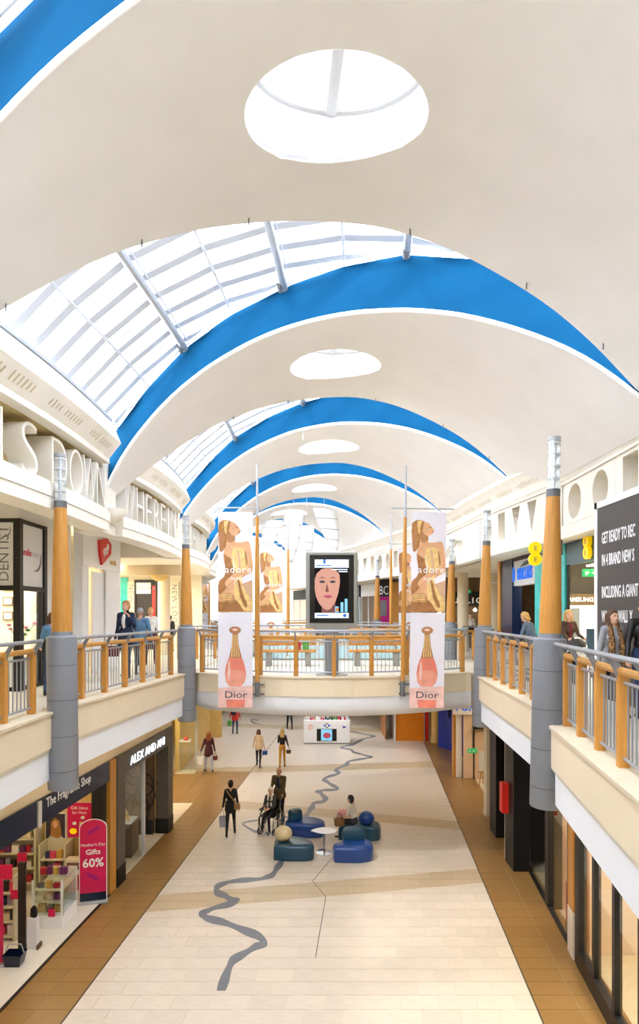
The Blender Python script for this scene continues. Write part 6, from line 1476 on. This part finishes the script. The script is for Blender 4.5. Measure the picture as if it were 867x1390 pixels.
s_.cap(tp(-.07,-.03,1.46), .04*k, tp(.07,-.03,1.46), .04*k, 'c'); link(s_.mesh('scarf', dict(c='cloth_cream'), .014, 2), 'scarf', b)
p = G(483, 1139)
t, b, hd, tp, hp, k, dz = person('dark-haired person in a beige jacket sitting on the teal pebble seat', Vector((p.x-.05, p.y+.05, 0)), math.radians(62), 1.64, dict(skin='skin_mid', top='cloth_cream', legs='cloth_charcoal', shoe='shoe_dark'), legs=((82,5,80),(82,5,80)), arms=((28,6,60),(28,6,60)), inward=(20,20), hair='bob', hairmat='hair_black', seat=.43, lean=10)
o = bag('brown patterned handbag on the seat beside the person in beige', Vector((p.x-.5, p.y-.12, .82)), .3, .22, .16, 'leopard', rz=.3, strap=.16, hm='cloth_brown', name='handbag')
o = MB().add(*(lambda m: (m.v, m.f))(pebble([(-.16,-.12),(.14,-.14),(.18,.08),(-.1,.14)], .16))).build('pink_scarf', 'cloth_pink', None, True); o.location = (p.x-.38, p.y+.1, .66); tag(o, 'pink scarf bundled on the lap of the person in beige', 'scarf')
p = G(283, 1048)
t, b, hd, tp, hp, k, dz = person('long-haired person in a maroon top by the gold shop window', p, .35, 1.68, dict(skin='skin_light', top='cloth_maroon', legs='cloth_jean_pale', shoe='shoe_dark'), legs=((12,3,8),(-14,3,8)), arms=((6,16,12),(-6,12,10)), hair='long', hairmat='hair_auburn', coat=.16, build=1.08, voxel=.014)
bag('white carrier bag held by the person in maroon', hd(0), .28, .34, .14, 'poster_white', strap=.14); bag('maroon handbag held by the person in maroon', hd(1), .2, .16, .1, 'cloth_burgundy', strap=.14, name='handbag')
p = G(351, 1041)
t, b, hd, tp, hp, k, dz = person('person in a beige jacket and black trousers with a blue bag', p, -.1, 1.64, dict(skin='skin_light', top='cloth_beige', legs='cloth_black', shoe='shoe_dark'), legs=((18,3,6),(-18,3,12)), arms=((14,16,18),(-10,12,30)), hair='bob', hairmat='hair_brown', coat=.04, voxel=.014)
bag('blue handbag held by the person in the beige jacket', hd(1), .24, .17, .09, 'cloth_blue', strap=.08, name='handbag')
p = G(383, 1042)
t, b, hd, tp, hp, k, dz = person('blonde person in a black leather jacket and mustard trousers', p, .05, 1.66, dict(skin='skin_light', top='leather_black', legs='cloth_mustard', shoe='shoe_brown'), legs=((-8,2,4),(10,2,6)), arms=((10,6,70),(-4,14,40)), hair='long', hairmat='hair_blonde', voxel=.014)
bag('brown handbag held by the blonde person in leather', hd(1), .22, .15, .09, 'shoe_brown', strap=.12, name='handbag')
p = G(319, 996)
t, b, hd, tp, hp, k, dz = person('person in a red jacket and jeans beyond the footbridge', p, 0, 1.72, dict(skin='skin_mid', top='cloth_red', legs='cloth_denim_dark', shoe='shoe_dark'), legs=((6,3,4),(-6,3,6)), arms=((0,14,10),(0,12,10)), hair='short', hairmat='hair_grey', coat=.1, voxel=.016, build=1.1)
bag('green carrier bag held by the person in red', hd(0), .24, .3, .12, 'green_bag', strap=.1)
t2 = thing('backpack', 'dark backpack on the person in the red jacket', 'backpack', p); q = tp(-.06,-.17,1.22)+Vector((0,0,dz)); MB().bbox(q.x-.13,q.x+.13,q.y-.07,q.y+.05,q.z-.18,q.z+.16,.04).build('pack', 'cloth_navy', t2)
person('person in black trousers walking beyond the footbridge', G(393, 990), .1, 1.75, dict(skin='skin_mid', top='cloth_black', legs='cloth_black', shoe='shoe_dark'), legs=((10,3,4),(-10,3,8)), hair='short', hairmat='hair_brown', sex='m', coat=.05, voxel=.018)
# --- lettered gallery
def UW(px, d): return Vector(((px-CX)*d/FPX, d, UP))
t, b, hd, tp, hp, k, dz = person('person in a navy suit holding a phone to the ear', UW(171, 15.6), PI-.25, 1.9, dict(skin='skin_light', top='cloth_navy', legs='cloth_navy', shoe='shoe_dark', shirt='cloth_white'), legs=((10,3,6),(-10,3,8)), arms=((22,26,128),(-4,10,14)), inward=(-22,0), hair='short', hairmat='hair_ginger', sex='m', coat=.16, shirt=True, voxel=.011)
q = hd(0); o = MB().bbox(-.035,.035,-.006,.006,-.07,.07,.004).build('mobile_phone', 'near_black'); o.location = q+Vector((.0,0,.02)); o.rotation_euler = (.2,0,.6); tag(o, 'black mobile phone held by the person in the navy suit', 'phone')
bag('dark maroon bag carried by the person in the navy suit', hd(1), .3, .26, .12, 'cloth_burgundy', rz=.3, strap=.1, name='laptop_bag')
person('person in a denim shirt and grey flat cap seen from behind', UW(190, 16.2), -.1, 1.73, dict(skin='skin_mid', top='cloth_denim', legs='cloth_charcoal', shoe='shoe_dark'), legs=((8,3,4),(-8,3,6)), arms=((4,14,14),(0,14,14)), hair='cap', hairmat='cloth_grey', sex='m', coat=.05, voxel=.011, build=1.12)
person('person in a white top near the cream corridor column', UW(204.5, 19.5), PI+.3, 1.76, dict(skin='skin_light', top='cloth_white', legs='cloth_burgundy', shoe='shoe_dark'), hair='short', hairmat='hair_blonde', voxel=.014)
person('person in a pale pink top behind the flat-capped person', UW(181, 19.0), PI, 1.62, dict(skin='skin_light', top='cloth_pink', legs='cloth_charcoal', shoe='shoe_dark'), hair='bald', hairmat='hair_grey', sex='m', voxel=.014)
person('brown-haired person in a blue top partly behind the gallery column', UW(71, 12.2), .4, 1.6, dict(skin='skin_light', top='cloth_denim', legs='cloth_denim_dark', shoe='shoe_dark'), hair='bob', hairmat='hair_brown', voxel=.014, arms=((10,12,50),(10,12,50)))
person('dark-clothed person by the clothes shop pilaster', UW(231, 26.5), 0, 1.5, dict(skin='skin_mid', top='cloth_black', legs='cloth_black', shoe='shoe_dark'), hair='short', hairmat='hair_black', voxel=.018)
# --- pierced-frieze gallery
t, b, hd, tp, hp, k, dz = person('person in a grey jumper with a long leopard print scarf', UW(831, 9.75), PI+.1, 1.645, dict(skin='skin_light', top='cloth_grey', legs='cloth_black', shoe='shoe_dark'), legs=((10,3,8),(-10,3,8)), arms=((2,11,10),(4,16,14)), hair='vlong', hairmat='hair_brown', voxel=.0095, coat=.1, head=(6,0))
s_ = Fig()
for s in (-1, 1):
    s_.cap(tp(s*.06,.02,1.47), .038*k, tp(s*.085,.135,1.2), .05*k, 'c'); s_.cap(tp(s*.085,.135,1.2), .05*k, tp(s*.11,.15,.86), .06*k, 'c')
s_.cap(tp(-.07,-.05,1.46), .045*k, tp(.07,-.05,1.46), .045*k, 'c'); link(s_.mesh('scarf', dict(c='leopard'), .012, 2), 'scarf', b)
person('person in a black leather jacket and jeans walking beside the scarf wearer', UW(873.5, 9.6), PI+.05, 1.78, dict(skin='skin_light', top='leather_black', legs='cloth_denim_dark', shoe='shoe_dark'), legs=((-10,3,8),(10,3,8)), arms=((2,8,10),(4,14,16)), hair='short', hairmat='hair_brown', sex='m', voxel=.011, build=1.08)
person('long-haired blonde person in a dark jacket pushing the buggy', UW(771, 14.15), PI+.12, 1.66, dict(skin='skin_light', top='cloth_brown', legs='cloth_charcoal', shoe='shoe_dark', shirt='cloth_burgundy'), arms=((28,6,40),(28,6,40)), hair='vlong', hairmat='hair_blonde', voxel=.0105, shirt=True, coat=.05)
person('small child seated in the dark buggy', Vector((bx, bd-.03, UP)), PI+.12, .86, dict(skin='skin_light', top='cloth_white', legs='cloth_burgundy', shoe='shoe_dark'), legs=((80,8,60),(80,8,60)), arms=((30,14,40),(30,14,40)), hair='short', hairmat='hair_brown', seat=.5, voxel=.008)
person('blonde person in a blue-grey cardigan leaning over the buggy before the bank', Vector((5.12, 14.88, UP)), .8, 1.66, dict(skin='skin_light', top='cloth_steelblue', legs='cloth_steelblue', shoe='shoe_dark', shirt='cloth_white'), arms=((40,8,20),(40,8,20)), hair='bob', hairmat='hair_blonde', lean=22, coat=.3, shirt=True, voxel=.0105, head=(0,12), build=1.05)
bag('dark shoulder bag at the hip of the person before the bank', Vector((5.3, 14.7, UP))+Vector((0,0,1.1)), .26, .24, .1, 'leather_black', strap=.1, name='handbag')
person('small curly-haired child standing beside the footbridge end column', UW(675, 16.6), 1.2, 1.12, dict(skin='skin_light', top='cloth_tan', legs='cloth_denim_dark', shoe='shoe_dark'), hair='short', hairmat='hair_brown', voxel=.012)
person('person in white behind the dark cafe counter', UW(638, 29.0)+Vector((0,.0,0)), PI, 1.6, dict(skin='skin_light', top='cloth_white', legs='cloth_black', shoe='shoe_dark'), hair='short', hairmat='hair_brown', sex='m', voxel=.018)
bpy.data.scenes.remove(bench_sc)
